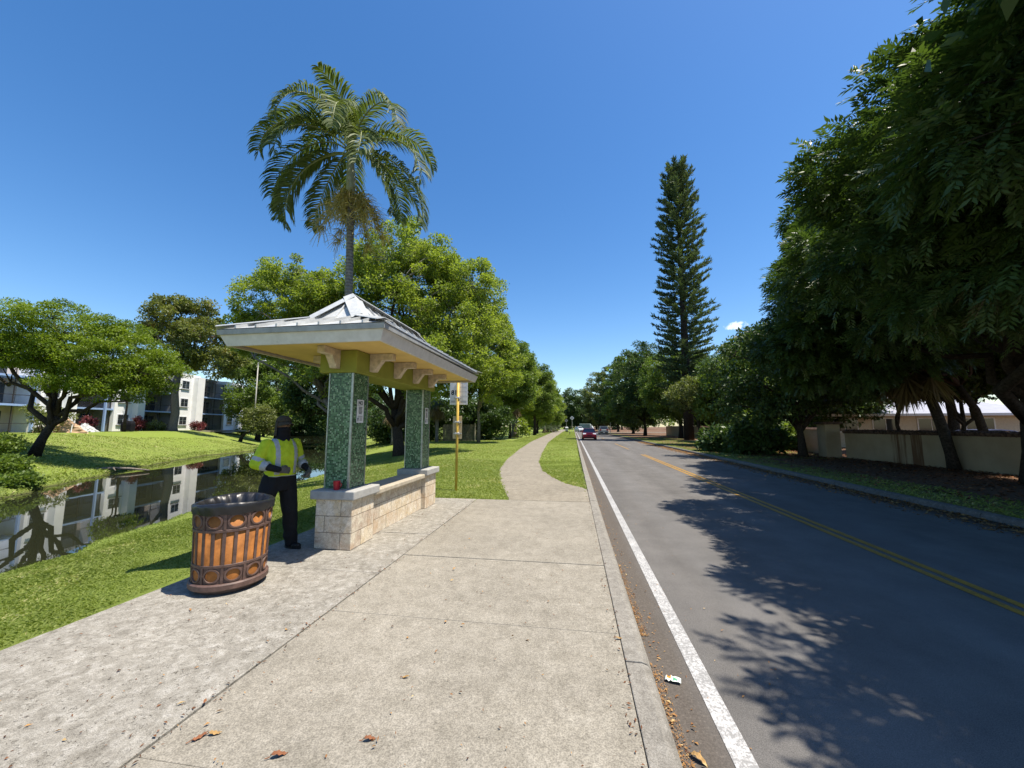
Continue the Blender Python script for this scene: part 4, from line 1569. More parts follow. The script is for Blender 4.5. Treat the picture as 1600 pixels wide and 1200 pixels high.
def body_mb(g=0.0):
    mb = MB()
    loft(mb, [(z, cx, cy, rx + g, ry + g) for z, cx, cy, rx, ry in torso])
    for s in "LR":
        mb.cone(J["h" + s], J["k" + s], .088 + g, .058 + g); mb.cone(J["k" + s], J["a" + s], .056 + g, .040 + g)
        mb.cone(J["s" + s], J["e" + s], .058 + g, .044 + g); mb.cone(J["e" + s], J["w" + s], .043 + g, .028 + g)
        a = Vector(J["a" + s])
        mb.cone(a + Vector((0, .03, -.045)), a + Vector((.012 if s == "L" else -.012, -.15, -.058)), .035, .026)
    mb.cone((0, .015, 1.44), (0, -.005, 1.58), .062, .056)
    # head, jaw, nose, brow, ears
    mb.ball((0, -.012, 1.675), .076, .094, .103, 20, 14)
    mb.ball((0, -.045, 1.615), .056, .055, .050, 16, 10)
    mb.cone((0, -.104, 1.675), (0, -.122, 1.645), .010, .015, 8)
    mb.cone((-.03, -.095, 1.700), (.03, -.095, 1.700), .012, .012, 8)
    for sx_ in (-1, 1):
        mb.ball((sx_ * .079, .0, 1.66), .012, .022, .032, 10, 8)
        mb.ball((sx_ * .032, -.098, 1.678), .011, .008, .007, 8, 6)
    mb.cone((-.022, -.098, 1.612), (.022, -.098, 1.612), .008, .008, 8)
    hand(mb, J["wL"], (-.25, -.75, -.55), (-.8, .1, .3), 1)
    hand(mb, J["wR"], (.9, -.30, -.12), (.1, .9, -.2), 1)
    return mb


remeshed("body", body_mb(), .0085, M["skin"], pr, 2)
def crease(o, amp, sc, zs=1.0):
    """cloth folds: push vertices along their normals by soft ridged noise"""
    from mathutils import noise as nz_
    me = o.data
    for v in me.vertices:
        p = Vector((v.co.x * sc, v.co.y * sc, v.co.z * sc * zs))
        n1_ = 1 - 2 * abs(nz_.noise(p))
        v.co = v.co + v.normal * amp * (n1_ + .5 * nz_.noise(p * 2.3))
    me.update()


# eyes and brows
for sx_ in (-1, 1):
    mb = MB(); mb.ball((sx_ * .031, -.0985, 1.680), .0125, .009, .0085, 10, 8)
    mb.cur = 1; mb.ball((sx_ * .031, -.1055, 1.680), .005, .004, .005, 8, 6)
    mb.build("eye", [plain("eye_white", (.5, .48, .45), .3, .4), M["black_ink"]], pr, smooth=True)
# shirt: torso shell, sleeves to below the elbow
mb = MB()
g = .020
loft(mb, [(.985, 0, -.002, .192, .15), (1.03, 0, -.004, .186, .148)] + [(z, cx, cy, rx + g, ry + g) for z, cx, cy, rx, ry in torso if z > 1.1][:-1] + [(1.482, 0, .012, .098, .082)])
sl = {}
for s in "LR":
    S0, E0, W0 = (Vector(J[k + s]) for k in "sew")
    E1 = E0.lerp(W0, 0.42)
    mb.cone(S0 + Vector((0, 0, -.012)), E0, .071, .070); mb.cone(E0, E1, .068, .062)
    sl[s] = (S0, E0, E1)
shirt = remeshed("shirt", mb, .010, [M["hivis"], M["reflect"], M["black_ink"]], pr, 3)
crease(shirt, .007, 9, .7)
mi = []
for p in shirt.data.polygons:
    c = p.center
    k = 0
    ax = abs(c.x)
    s = "L" if c.x > 0 else "R"
    S0, E0, E1 = sl[s]
    u = E0 - S0
    tt = (c - S0).dot(u) / u.dot(u)
    da = (c - (S0 + u * max(0, min(1, tt)))).length
    u2 = E1 - E0
    t2 = (c - E0).dot(u2) / u2.dot(u2)
    df = (c - (E0 + (E1 - E0) * max(0, min(1, (c - E0).dot(E1 - E0) / (E1 - E0).dot(E1 - E0))))).length
    on_arm = ax > .215 or df < .074
    if not on_arm and abs(ax - .118) < .027 and c.z > 1.02:
        k = 1
    elif not on_arm and c.z < .995:
        k = 1
    elif on_arm and (.70 < tt < .88) and da < .095 and c.y > -.06:
        k = 1
    elif on_arm and t2 > .72 and c.y < .0:
        k = 1
    elif not on_arm and c.y < -.08 and .155 > c.x > .149 - .0 and 1.24 < c.z < 1.34:
        k = 2
    mi.append(k)
shirt.data.polygons.foreach_set("material_index", mi)
# trousers
mb = MB()
loft(mb, [(.80, 0, 0, .15, .12), (.88, 0, .005, .180, .142), (.95, 0, .006, .192, .15), (1.04, 0, 0, .180, .142)])
for s in "LR":
    h, k, a = (Vector(J[c_ + s]) for c_ in "hka")
    mb.cone(h, k, .114, .092); mb.cone(k, a + Vector((0, 0, -.015)), .090, .078)
crease(remeshed("trousers", mb, .011, M["trousers"], pr, 3), .010, 8, .8)
for s, tw in (("L", .10), ("R", -.25)):
    a = Vector(J["a" + s])
    d = Vector((math.sin(tw), -math.cos(tw), 0))
    mb = MB()
    mb.cone(a + Vector((0, 0, .03)), a + Vector((0, .01, -.03)), .056, .055)
    mb.cone(a - d * .04 + Vector((0, 0, -.045)), a + d * .15 + Vector((0, 0, -.052)), .045, .036)
    mb.cone(a + d * .10 + Vector((-.02, 0, -.056)), a + d * .10 + Vector((.02, 0, -.056)), .034, .034)
    o = remeshed("boot", mb, .009, M["boot"], pr, 2)
    mb = MB()
    s_ = d.cross(Vector((0, 0, 1)))
    pts = [a + d * (.05 + .145 * math.cos(t)) + s_ * (.052 * math.sin(t) * (1.1 - .15 * math.cos(t))) for t in [2 * PI * i / 20 for i in range(20)]]
    mb.add([(p.x, p.y, .0) for p in pts] + [(p.x, p.y, .022) for p in pts], [tuple(range(19, -1, -1)), tuple(range(20, 40))] + [(i, (i + 1) % 20, 20 + (i + 1) % 20, 20 + i) for i in range(20)])
    mb.build("sole", M["boot"], o)
for s in "LR":
    W0 = Vector(J["w" + s]); E0 = Vector(J["e" + s])
    mb = MB()
    mb.cone(E0.lerp(W0, .35), W0, .052, .040)
    remeshed("black_sleeve", mb, .009, M["trousers"], pr, 2)
    mb = MB()
    if s == "L":
        hand(mb, J["wL"], (-.25, -.75, -.55), (-.8, .1, .3), 1, g=.0035)
    else:
        hand(mb, J["wR"], (.9, -.30, -.12), (.1, .9, -.2), 1, g=.0035)
    remeshed("glove", mb, .0055, M["glove"], pr, 1)
# face cover and neck gaiter
mb = MB()
mb.ball((0, -.030, 1.612), .082, .090, .046, 20, 12)
mb.cone((0, -.108, 1.645), (0, -.118, 1.632), .014, .018, 8)
loft(mb, [(1.43, 0, -.004, .135, .100), (1.50, 0, .006, .088, .08), (1.56, 0, -.006, .082, .085), (1.60, 0, -.014, .084, .092)])
remeshed("face_cover", mb, .009, M["black_cloth"], pr, 3)
# cap with brim and neck flap
mb = MB()
vs, fs = [], []
SEG = 28
for i in range(8):
    t = i / 7 * PI / 2
    for k in range(SEG):
        a = 2 * PI * k / SEG
        vs.append((.090 * math.cos(t) ** .8 * math.cos(a), -.008 + .108 * math.cos(t) ** .8 * math.sin(a), 1.708 + .088 * math.sin(t) ** .9))
for i in range(7):
    for k in range(SEG):
        a, b = i * SEG + k, i * SEG + (k + 1) % SEG
        fs.append((a, b, b + SEG, a + SEG))
mb.add(vs, fs)
mb.ball((0, -.008, 1.797), .010, .010, .006, 8, 6)
cp = mb.build("cap", M["cap_cloth"], pr, smooth=True)
sd = cp.modifiers.new("t", "SOLIDIFY"); sd.thickness = .005
mb = MB()
vs, fs = [], []
n_, m_ = 16, 5
for i in range(n_ + 1):
    a = PI + PI * (0.08 + 0.84 * i / n_)
    for j in range(m_):
        u = j / (m_ - 1)
        r_ = 1 + u * .95 * math.sin((a - PI)) ** 0.6
        vs.append((.088 * (1 + .12 * u) * math.cos(a), -.008 + .105 * r_ * math.sin(a), 1.714 - .030 * u - .030 * abs(math.cos(a)) ** 2 * (0.3 + u)))
for i in range(n_):
    for j in range(m_ - 1):
        a = i * m_ + j
        fs.append((a, a + 1, a + m_ + 1, a + m_))
mb.add(vs, fs)
bb = mb.build("brim", M["cap_cloth"], cp, smooth=True)
sd = bb.modifiers.new("t", "SOLIDIFY"); sd.thickness = .005
mb = MB()
vs, fs = [], []
n_, m_ = 26, 7
for i in range(n_ + 1):
    a = -PI * 0.06 + PI * 1.12 * i / n_
    for j in range(m_):
        u = j / (m_ - 1)
        r_ = .090 + .016 * u + .005 * math.sin(a * 9) * u
        vs.append((r_ * math.cos(a), -.004 + (r_ + .012) * math.sin(a), 1.715 - .225 * u - .03 * u * math.cos(a * 3)))
for i in range(n_):
    for j in range(m_ - 1):
        a = i * m_ + j
        fs.append((a, a + 1, a + m_ + 1, a + m_))
mb.add(vs, fs)
fl_ = mb.build("neck_flap", M["cap_cloth"], cp, smooth=True)
sd = fl_.modifiers.new("t", "SOLIDIFY"); sd.thickness = .004


# ------------------------------------------------------------------ vehicles
M["glass_dark"] = plain("dark_car_glass", (0.02, 0.025, 0.03), 0.05, 0.6, var=0.05)
M["tyre"] = plain("black_tyre", (0.02, 0.02, 0.02), 0.8, 0.2)
M["chrome"] = plain("bright_metal", (0.6, 0.6, 0.62), 0.25, 0.5, 0.9)
q = Mat("lit_headlight", (0.85, 0.86, 0.88), 0.12, 0.6)
q.p.inputs["Emission Color"].default_value = (1, .97, .92, 1)
q.p.inputs["Emission Strength"].default_value = 0.35
M["lamp_clear"] = q.m
M["lamp_red"] = plain("red_tail_lamp", (0.35, 0.01, 0.01), 0.2, 0.6, var=0.05)
M["plate"] = plain("pale_number_plate", (0.7, 0.72, 0.70), 0.5, 0.3, var=0.05)
M["black_plastic"] = plain("black_car_plastic", (0.015, 0.015, 0.016), 0.5, 0.3)


def car_paint(name, col):
    q = Mat(name, col, 0.42, 0.3)
    q.p.inputs["Coat Weight"].default_value = 0.08
    q.p.inputs["Coat Roughness"].default_value = 0.05
    return q.m


def car(name, label, cat, loc, rotz, paintm, kind_="sedan", L=4.5, Wd=1.8, H=1.45, group=None):
    """nose at -Y; body lofted from cross sections, glasshouse on top"""
    root = thing(name, label, cat, loc, rotz, group)
    w = Wd / 2
    if kind_ == "sedan":
        hood, deck, belt = .92, 1.0, .88
        st = [(0, .30, .55, .80), (.04, .24, .66, .92), (.25, .20, hood, .97), (1.0, .20, 1.0, 1.0), (1.35, .20, 1.02, 1.0), (L - 1.0, .20, .96, 1.0), (L - .4, .22, deck, .97), (L - .06, .26, .86, .92), (L, .34, .72, .84)]
        gh = [(1.05, .92, .90), (1.75, H - .05, .70), (2.2, H, .70), (2.9, H - .03, .70), (3.85, .95, .86)]
    else:
        st = [(0, .34, .70, .86), (.05, .26, .86, .95), (.3, .24, 1.0, .98), (1.05, .24, 1.08, 1.0), (L - .5, .24, 1.10, 1.0), (L - .08, .28, 1.08, .97), (L, .36, 1.0, .93)]
        gh = [(1.0, 1.06, .92), (1.6, H - .06, .76), (2.0, H, .77), (L - .5, H - .02, .76), (L - .12, 1.08, .88)]
    mb = MB()
    seg = []
    vs, fs = [], []
    for y, z0, z1, k in st:
        zz = [z0, z0 + .06, (z0 + z1) * .52, z1 - .06, z1]
        xx = [w * k * .88, w * k * .98, w * k * 1.0, w * k * .97, w * k * .86]
        row = [(-x, y - L / 2, z) for x, z in zip(xx, zz)][::1] + [(x, y - L / 2, z) for x, z in zip(xx[::-1], zz[::-1])]
        vs += row
    n = 10
    for i in range(len(st) - 1):
        for k in range(n):
            a, b = i * n + k, i * n + (k + 1) % n
            fs.append((a, a + n, b + n, b))
    fs.append(tuple(range(n))); fs.append(tuple((len(st) - 1) * n + k for k in range(n - 1, -1, -1)))
    mb.add(vs, fs)
    body = mb.build("body", paintm, root, smooth=False, bevel=.03, segs=3)
    # glasshouse: glass shell with a painted roof panel
    mb = MB(); vs, fs = [], []
    bz = st[3][2] - .03
    for y, z, k in gh:
        kb = .93
        vs += [(-w * kb, y - L / 2, bz), (-w * k, y - L / 2, max(z, bz + .01)), (w * k, y - L / 2, max(z, bz + .01)), (w * kb, y - L / 2, bz)]
    for i in range(len(gh) - 1):
        for k in range(4):
            a, b = i * 4 + k, i * 4 + (k + 1) % 4
            fs.append((a, a + 4, b + 4, b))
    fs.append((0, 1, 2, 3)); fs.append(tuple((len(gh) - 1) * 4 + k for k in (3, 2, 1, 0)))
    mb.add(vs, fs)
    mb.build("windows", M["glass_dark"], root, bevel=.03)
    mb = MB()
    for (y0, z0, k0), (y1, z1, k1) in zip(gh[1:-2], gh[2:-1]):
        lo = [(-w * k0 - .01, y0 - L / 2, z0 - .01), (w * k0 + .01, y0 - L / 2, z0 - .01), (w * k1 + .01, y1 - L / 2, z1 - .01), (-w * k1 - .01, y1 - L / 2, z1 - .01)]
        mb.hexa(lo, [(x * .97, y, z + .045) for x, y, z in lo])
    for sx_ in (-1, 1):
        for (y0, z0, k0), (y1, z1, k1) in ((gh[0], gh[1]), (gh[-1], gh[-2])):
            p0 = Vector((sx_ * w * .935, y0 - L / 2, bz)); p1 = Vector((sx_ * w * k1, y1 - L / 2, z1))
            mb.tube([p0, p1], .04, 6)
    mb.build("roof", paintm, root)
    for sx_ in (-1, 1):
        for yy in (.82, L - .85):
            mb = MB(); mb.tube([(sx_ * (w - .21), yy - L / 2, .32), (sx_ * (w + .005), yy - L / 2, .32)], .325, 20)
            wh = mb.build("wheel", M["tyre"], root)
            mb = MB(); mb.tube([(sx_ * (w + .005), yy - L / 2, .32), (sx_ * (w + .014), yy - L / 2, .32)], .21, 20)
            mb.build("rim", M["chrome"], wh)
        zf = st[2][2] - .10
        mb = MB(); mb.hexa([(sx_ * w * .62, -L / 2 - .012, zf - .07), (sx_ * w * .92, -L / 2 + .05, zf - .10), (sx_ * w * .90, -L / 2 + .25, zf - .06), (sx_ * w * .45, -L / 2 + .15, zf - .06)],
                           [(sx_ * w * .48, -L / 2 + .02, zf + .04), (sx_ * w * .91, -L / 2 + .18, zf + .07), (sx_ * w * .90, -L / 2 + .40, zf + .08), (sx_ * w * .48, -L / 2 + .20, zf + .06)])
        mb.build("headlight", M["lamp_clear"], root)
        zt = st[-2][2] - .14
        mb = MB(); mb.box(sx_ * w * .55 if sx_ > 0 else -w * .88, w * .88 if sx_ > 0 else -w * .55, L / 2 - .10, L / 2 + .012, zt - .06, zt + .10 if kind_ == "sedan" else zt + .22)
        mb.build("tail_light", M["lamp_red"], root, bevel=.015)
        mb = MB(); mb.ball((sx_ * (w + .09), .15 + gh[0][0] - L / 2 + .3, bz + .12), .10, .06, .075, 10, 8)
        mb.build("mirror", paintm, root, smooth=True)
    mb = MB(); mb.box(-w * .34, w * .34, -L / 2 - .014, -L / 2 + .05, .52, .60)
    mb.box(-w * .7, w * .7, -L / 2 - .010, -L / 2 + .05, .28, .40)
    mb.build("grille", M["black_plastic"], root, bevel=.01)
    mb = MB(); mb.box(-w * .80, w * .80, L / 2 - .06, L / 2 + .03, .34, .58)
    mb.build("rear_bumper", M["black_plastic"] if kind_ == "suv" else paintm, root, bevel=.03)
    mb = MB(); mb.box(-.17, .17, L / 2 + .031, L / 2 + .037, .46, .58)
    mb.build("number_plate", M["plate"], root)
    return root


red = car("car", "red sedan driving towards the viewer in the left lane with bright headlights", "car", (2.05, 53.5, RZ), 0, car_paint("red_car_paint", (0.55, 0.016, 0.025)), "sedan", 4.5, 1.84, 1.47)
car("sport_utility_vehicle", "grey sport utility vehicle seen from behind in the right lane, beyond the red sedan", "suv", (6.2, 84, RZ), PI, car_paint("grey_car_paint", (0.22, 0.25, 0.26)), "suv", 4.7, 1.9, 1.75)
car("car", "small silver car far down the road left of the red sedan", "car", (0.8 + 1.1, 128, RZ), R(18), car_paint("silver_car_paint", (0.55, 0.57, 0.6)), "suv", 4.3, 1.8, 1.6)
car("parked_car", "dark blue sedan parked behind the beige garden wall in front of the pale roofed house", "car", tuple(at(1548, 690, 21.5).xy) + (0.0,), R(78), car_paint("dark_blue_car_paint", (0.06, 0.07, 0.14)), "sedan", 4.4, 1.8, 1.48)
# ------------------------------------------------------------------ beige boundary wall on the right
q = Mat("beige_stucco", (0.40, 0.31, 0.19), 0.9, 0.15)
n = q.noise(1.2, 5, 0.6)
q.base(q.ramp(n, [(0.3, (0.33, 0.255, 0.16)), (0.7, (0.42, 0.335, 0.22))])); q.bump(q.noise(40, 4), 0.25, 0.01)
M["stucco"] = q.m
q = Mat("stained_beige_stucco", (0.42, 0.35, 0.24), 0.9, 0.15)
n = q.noise(1.2, 5, 0.6)
st_ = q.noise(3.4, 4, 0.7, vec=q.mapped((1, 1, 0.05)))
c = q.mix(q.ramp(st_, [(0.40, G(0)), (0.55, G(0.85))]), q.ramp(n, [(0.3, (0.33, 0.255, 0.16)), (0.7, (0.42, 0.335, 0.22))]), (0.12, 0.055, 0.025))
q.base(c)
M["stucco_stained"] = q.m
M["coping"] = plain("dark_clay_coping", (0.12, 0.075, 0.055), 0.8, 0.2, var=0.5, scale=9, bump=0.4)
WA, WB = Vector((14.25, 23.0)), Vector((15.5, 8.0))
wd = (WB - WA).normalized()
wp = Vector((-wd.y, wd.x))
gw = thing("garden_wall", "low beige stucco garden wall with a dark clay tile top and rust stain, right of the road", "wall", (WA.x, WA.y, 0))


def wbox(mb, u0, u1, v0, v1, z0, z1):
    pts = []
    for z in (z0, z1):
        pts.append([tuple(wd * u + wp * v) + (z,) for u, v in ((u0, v0), (u1, v0), (u1, v1), (u0, v1))])
    mb.hexa(pts[0], pts[1])


mb = MB(); wbox(mb, .0, 2.7, -.1, .1, -.3, 1.28); wbox(mb, 4.15, 15.2, -.1, .1, -.3, 1.28)
wl_ = mb.build("wall_panel", M["stucco"], gw)
mb = MB(); wbox(mb, 2.702, 4.148, -.1, .1, -.3, 1.28)
o = mb.build("stained_panel", M["stucco_stained"], gw); o["label"] = "rust stained stretch of the beige wall"
mb = MB(); wbox(mb, 0, 15.2, -.16, .16, 1.282, 1.335)
rng = random.Random(4)
u = 0.05
while u < 15.1:
    p0 = wd * u - wp * .19
    p1 = wd * (u + rng.uniform(-.01, .02)) + wp * .19
    z = 1.345 + rng.uniform(-.01, .012)
    mb.tube([(p0.x, p0.y, z), (p0.x * .5 + p1.x * .5, p0.y * .5 + p1.y * .5, z + .075), (p1.x, p1.y, z)], .075, 8)
    u += .165
mb.build("tile_coping", M["coping"], gw)
pl = thing("wall_pillar", "square beige pillar with a flat cap at the far end of the garden wall", "pillar", (13.75, 23.6, 0))
mb = MB(); mb.box(-.36, .36, -.36, .36, -.2, 1.75)
mb.build("shaft", M["stucco"], pl, bevel=.01)
mb = MB(); mb.box(-.46, .46, -.46, .46, 1.752, 1.85)
mb.box(-.40, .40, -.40, .40, 1.85, 1.89)
mb.build("cap", M["coping"], pl, bevel=.015)
mb = MB()
fw = thing("garden_wall", "beige garden wall set back behind the tall pine, far side of the pillar", "wall", (16.2, 26, 0))
for (x0, y0), (x1, y1), z in (((-1.9, -2.1), (-.4, 6), 1.45), ((-.4, 6), (.2, 20), 1.5), ((.2, 20), (.9, 50), 1.55)):
    mb.hexa([(x0, y0, -.3), (x0 + .2, y0, -.3), (x1 + .2, y1, -.3), (x1, y1, -.3)], [(x0, y0, z), (x0 + .2, y0, z), (x1 + .2, y1, z), (x1, y1, z)])
mb.build("wall_panel", M["stucco"], fw)
mb = MB()
for (x0, y0), (x1, y1), z in (((-1.9, -2.1), (-.4, 6), 1.45), ((-.4, 6), (.2, 20), 1.5), ((.2, 20), (.9, 50), 1.55)):
    mb.hexa([(x0 - .06, y0, z + .002), (x0 + .26, y0, z + .002), (x1 + .26, y1, z + .002), (x1 - .06, y1, z + .002)], [(x0 + .05, y0, z + .12), (x0 + .15, y0, z + .12), (x1 + .15, y1, z + .12), (x1 + .05, y1, z + .12)])
mb.build("tile_coping", M["coping"], fw)

# house beyond the wall
M["pale_roof"] = plain("pale_tile_roof", (0.33, 0.335, 0.385), 0.6, 0.3, var=0.08, scale=3, bump=0.2)
M["cream_wall"] = plain("cream_house_wall", (0.55, 0.50, 0.40), 0.85, 0.2, var=0.08)
M["white_wall"] = plain("white_render", (0.72, 0.73, 0.73), 0.8, 0.2, var=0.06, scale=2, bump=0.1)
M["glass"] = plain("window_glass", (0.03, 0.035, 0.04), 0.05, 0.6, var=0.05)
M["white_trim"] = plain("white_trim", (0.72, 0.73, 0.74), 0.5, 0.3, var=0.04)
hs_ = thing("house", "single storey cream house with a pale hipped roof beyond the garden wall", "house", (26, 34, 0), R(-8))
mb = MB(); mb.box(-9, 7, 0, 10, -.3, 2.55)
mb.build("wall", M["cream_wall"], hs_)
mb = MB()
e = [(-9.7, -.9, 2.552), (7.7, -.9, 2.552), (7.7, 10.7, 2.552), (-9.7, 10.7, 2.552)]
mb.add(e + [(-5.2, 4.9, 4.35), (3.4, 4.9, 4.35)], [(0, 1, 5, 4), (1, 2, 5), (2, 3, 4, 5), (3, 0, 4), (3, 2, 1, 0)])
rf = mb.build("roof", M["pale_roof"], hs_)
mb = MB(); mb.box(-9.75, 7.75, -.98, -.902, 2.42, 2.60)
mb.build("fascia", M["white_trim"], rf)
for x in (-7.2, -4.6, -2.0, .8, 3.6):
    mb = MB(); mb.box(x - .85, x + .85, -.05, -.002, 1.15, 2.3)
    wf = mb.build("window", M["white_trim"], hs_)
    mb = MB(); mb.box(x - .76, x - .03, -.07, -.052, 1.24, 2.22); mb.box(x + .03, x + .76, -.07, -.052, 1.24, 2.22)
    mb.build("pane", M["glass"], wf)
h2 = thing("house", "two storey white house with pale green balcony trim rising behind the pale hipped roof", "house", (34, 46, 0), R(-8))
mb = MB(); mb.box(-4, 6, 0, 8, -.3, 6.2); mb.build("wall", M["white_wall"], h2)
mb = MB(); mb.box(-4.4, 6.4, -.5, 8.4, 6.202, 6.5); mb.build("roof", M["pale_roof"], h2)
mgt = plain("pale_green_trim", (0.30, 0.45, 0.40), 0.6, 0.3)
mb = MB()
for k in range(7):
    mb.box(-3.8, 5.8, -.9, -.85, 3.3 + k * .16, 3.36 + k * .16)
mb.box(-3.9, 5.9, -1.0, -.004, 3.0, 3.2)
mb.build("balcony", mgt, h2)
for x in (-2.5, .8, 4.2):
    mb = MB(); mb.box(x - .8, x + .8, -.04, -.002, 4.0, 5.5); w_ = mb.build("window", M["white_trim"], h2)
    mb = MB(); mb.box(x - .7, x + .7, -.06, -.042, 4.1, 5.4); mb.build("pane", M["glass"], w_)

# wooden fence beyond the lawn
M["fence_wood"] = plain("weathered_fence_wood", (0.16, 0.15, 0.10), 0.9, 0.1, var=0.3, scale=5, bump=0.3)
fc = thing("wooden_fence", "weathered wooden board fence with a pale end post beyond the bus stop pole", "fence", (-14.6, 42, ground_z(-13, 42) * 1.0), R(4))
mb = MB()
for k in range(24):
    mb.box(k * .15, k * .15 + .135, -.012 + .006 * (k % 3), .012 + .006 * (k % 3), -.1, 1.85 + .02 * (k % 2))
mb.build("board_panel", M["fence_wood"], fc)
mb = MB(); mb.box(3.62, 3.76, -.07, .07, -.1, 2.0)
mb.build("post", plain("pale_fence_post", (0.42, 0.36, 0.26), 0.85, 0.15), fc)

# ------------------------------------------------------------------ apartment building across the canal
A0, A1 = Vector((-53.09, 28.23)), Vector((-64.92, 67.09))
ud = (A1 - A0).normalized()
vd = Vector((-ud.y, ud.x))            # away from the canal (to the left)
GZ = 0.95
ap = thing("apartment_building", "white three storey apartment block with blue railed screened balconies across the canal", "apartment building", (A0.x, A0.y, GZ))
M["bld_white"] = plain("white_stucco_block", (0.86, 0.86, 0.85), 0.85, 0.15, var=0.05, scale=1.2, bump=0.1)
M["bld_tan"] = plain("tan_patio_wall", (0.52, 0.46, 0.40), 0.85, 0.15, var=0.1, scale=1.2)
M["bld_blue"] = plain("light_blue_trim", (0.30, 0.42, 0.66), 0.6, 0.3, var=0.06)
q = Mat("dark_insect_screen", (0.030, 0.030, 0.032), 0.6, 0.3)
tb_ = q.n.new("ShaderNodeBsdfTransparent"); ms_ = q.n.new("ShaderNodeMixShader"); ms_.inputs["Fac"].default_value = 0.7
q.l.new(q.p.outputs[0], ms_.inputs[1]); q.l.new(tb_.outputs[0], ms_.inputs[2]); q.l.new(ms_.outputs[0], q.out.inputs["Surface"])
M["screen"] = q.m
M["screen_frame"] = plain("bronze_screen_frame", (0.035, 0.030, 0.028), 0.5, 0.4)
M["bld_roof"] = plain("grey_flat_roof", (0.30, 0.30, 0.30), 0.8, 0.2)


def abox(mb, u0, u1, v0, v1, z0, z1):
    pts = []
    for z in (z0, z1):
        pts.append([tuple(ud * u + vd * v) + (z,) for u, v in ((u0, v0), (u1, v0), (u1, v1), (u0, v1))])
    mb.hexa(pts[0], pts[1])


def u_of(px):
    d = FW + RT * ((px - 800) / F_PX)
    dx, dy = d.x, d.y
    # A0 + ud*u = s*(dx,dy)
    det = ud.x * -dy + dx * ud.y
    return (-A0.x * -dy - dx * A0.y * 1.0) / det if abs(det) > 1e-9 else 0


FLH = 2.8
segs_ = [("B", -140, 66), ("W", 66, 113), ("B", 113, 183), ("W", 183, 221), ("B", 221, 276), ("W", 276, 313), ("B", 313, 354), ("W", 354, 377)]
uu = lambda px: u_of(px) if px > -60 else u_of(-60) - (-60 - px) * .12
abm = MB(); abox(abm, uu(-140), uu(377), 2.2, 13, -.5, 3 * FLH + .35)
abm.build("rear_block", M["bld_tan"], ap)
mb = MB(); abox(mb, uu(-140) - .2, uu(377) + .2, 1.6, 13.2, 3 * FLH + .352, 3 * FLH + .65)
mb.build("roof", M["bld_roof"], ap)
for t_, p0, p1 in segs_:
    u0, u1 = uu(p0), uu(p1)
    if t_ == "W":
        mb = MB(); abox(mb, u0, u1, 0.0, 2.198, -.5, 3 * FLH + .5)
        bay = mb.build("wall", M["bld_white"], ap)
        # pilaster fin at the far end of the bay
        mb = MB(); abox(mb, u1 - (u1 - u0) * .30, u1 + .05, -.7, -.002, -.5, 3 * FLH + .2)
        mb.build("pilaster", M["bld_white"], bay)
        for f in range(3):
            uc = u0 + (u1 - u0) * .36
            hw_ = min(.75, (u1 - u0) * .22)
            z0 = f * FLH + 1.0
            mb = MB(); abox(mb, uc - hw_ - .1, uc + hw_ + .1, -.06, -.002, z0 - .1, z0 + 1.25)
            wfr = mb.build("window", M["white_trim"], bay)
            mb = MB()
            for a, b in ((0, .48), (.52, 1)):
                for c_, d_ in ((0, .48), (.52, 1)):
                    abox(mb, uc - hw_ + 2 * hw_ * a, uc - hw_ + 2 * hw_ * b, -.08, -.062, z0 + 1.15 * c_, z0 + 1.15 * d_)
            mb.build("pane", M["glass"], wfr)
            mb = MB(); abox(mb, uc - hw_ - .18, uc + hw_ + .18, -.16, -.002, z0 - .18, z0 - .102)
            mb.build("sill", M["bld_roof"], wfr)
    else:
        for f in range(3):
            z0 = f * FLH
            mb = MB()
            if f:
                abox(mb, u0 + .01, u1 - .01, .1, 2.19, z0 - .12, z0 + .08)
                sl_ = mb.build("balcony_slab", M["bld_blue"], ap)
            mb = MB(); abox(mb, u0 + .02, u1 - .02, .42, .45, z0 + .082, z0 + FLH - .122)
            scn = mb.build("screen", M["screen"], ap) if p0 >= 60 else None
            mb = MB()
            nn = max(2, int((u1 - u0) / 1.9))
            for k in range(nn + 1):
                uq = u0 + .06 + (u1 - u0 - .12) * k / nn
                abox(mb, uq - .03, uq + .03, .36, .419, z0 + .082, z0 + FLH - .122)
            abox(mb, u0 + .1, u1 - .1, .37, .412, z0 + .95, z0 + 1.01)
            mb.build("screen_frame", M["screen_frame"], scn or ap)
            # sliding doors and patio furniture tones behind the screen
            if True:
                nd_ = 4 if p0 < 60 else 2
                for k in range(nd_):
                    ud_ = u0 + (u1 - u0) * (k + .5) / nd_
                    mb = MB(); abox(mb, ud_ - .9, ud_ + .9, 2.15, 2.19, z0 + .15, z0 + 2.2)
                    mb.build("sliding_door", M["glass"], ap)
        if p0 in (113, -140):
            uq = u0 + (u1 - u0) * (.77 if p0 == 113 else .965)
            mb = MB(); abox(mb, uq - .1, uq + .1, -.12, .08, -.3, 3 * FLH)
            mb.build("blue_post", M["bld_blue"], ap)
mb = MB()
abox(mb, uu(-140), uu(385), -3.0, -.75, -.25, -.02)
kind(mb.build("patio_paving", M["pad"], None, loc=(A0.x, A0.y, GZ)), "structure")


def ap_point(px, v, z=0.0):
    u = uu(px)
    p = ud * u + vd * v
    return (A0.x + p.x, A0.y + p.y, GZ + z)


# things lying on the far patio
M["tarp"] = plain("tan_tarpaulin", (0.46, 0.31, 0.19), 0.8, 0.2, var=0.15, scale=2)
M["grey_tarp"] = plain("pale_grey_tarpaulin", (0.52, 0.52, 0.50), 0.8, 0.2, var=0.2, scale=2)
M["lounger"] = plain("pale_lounger_frame", (0.60, 0.60, 0.58), 0.6, 0.3)


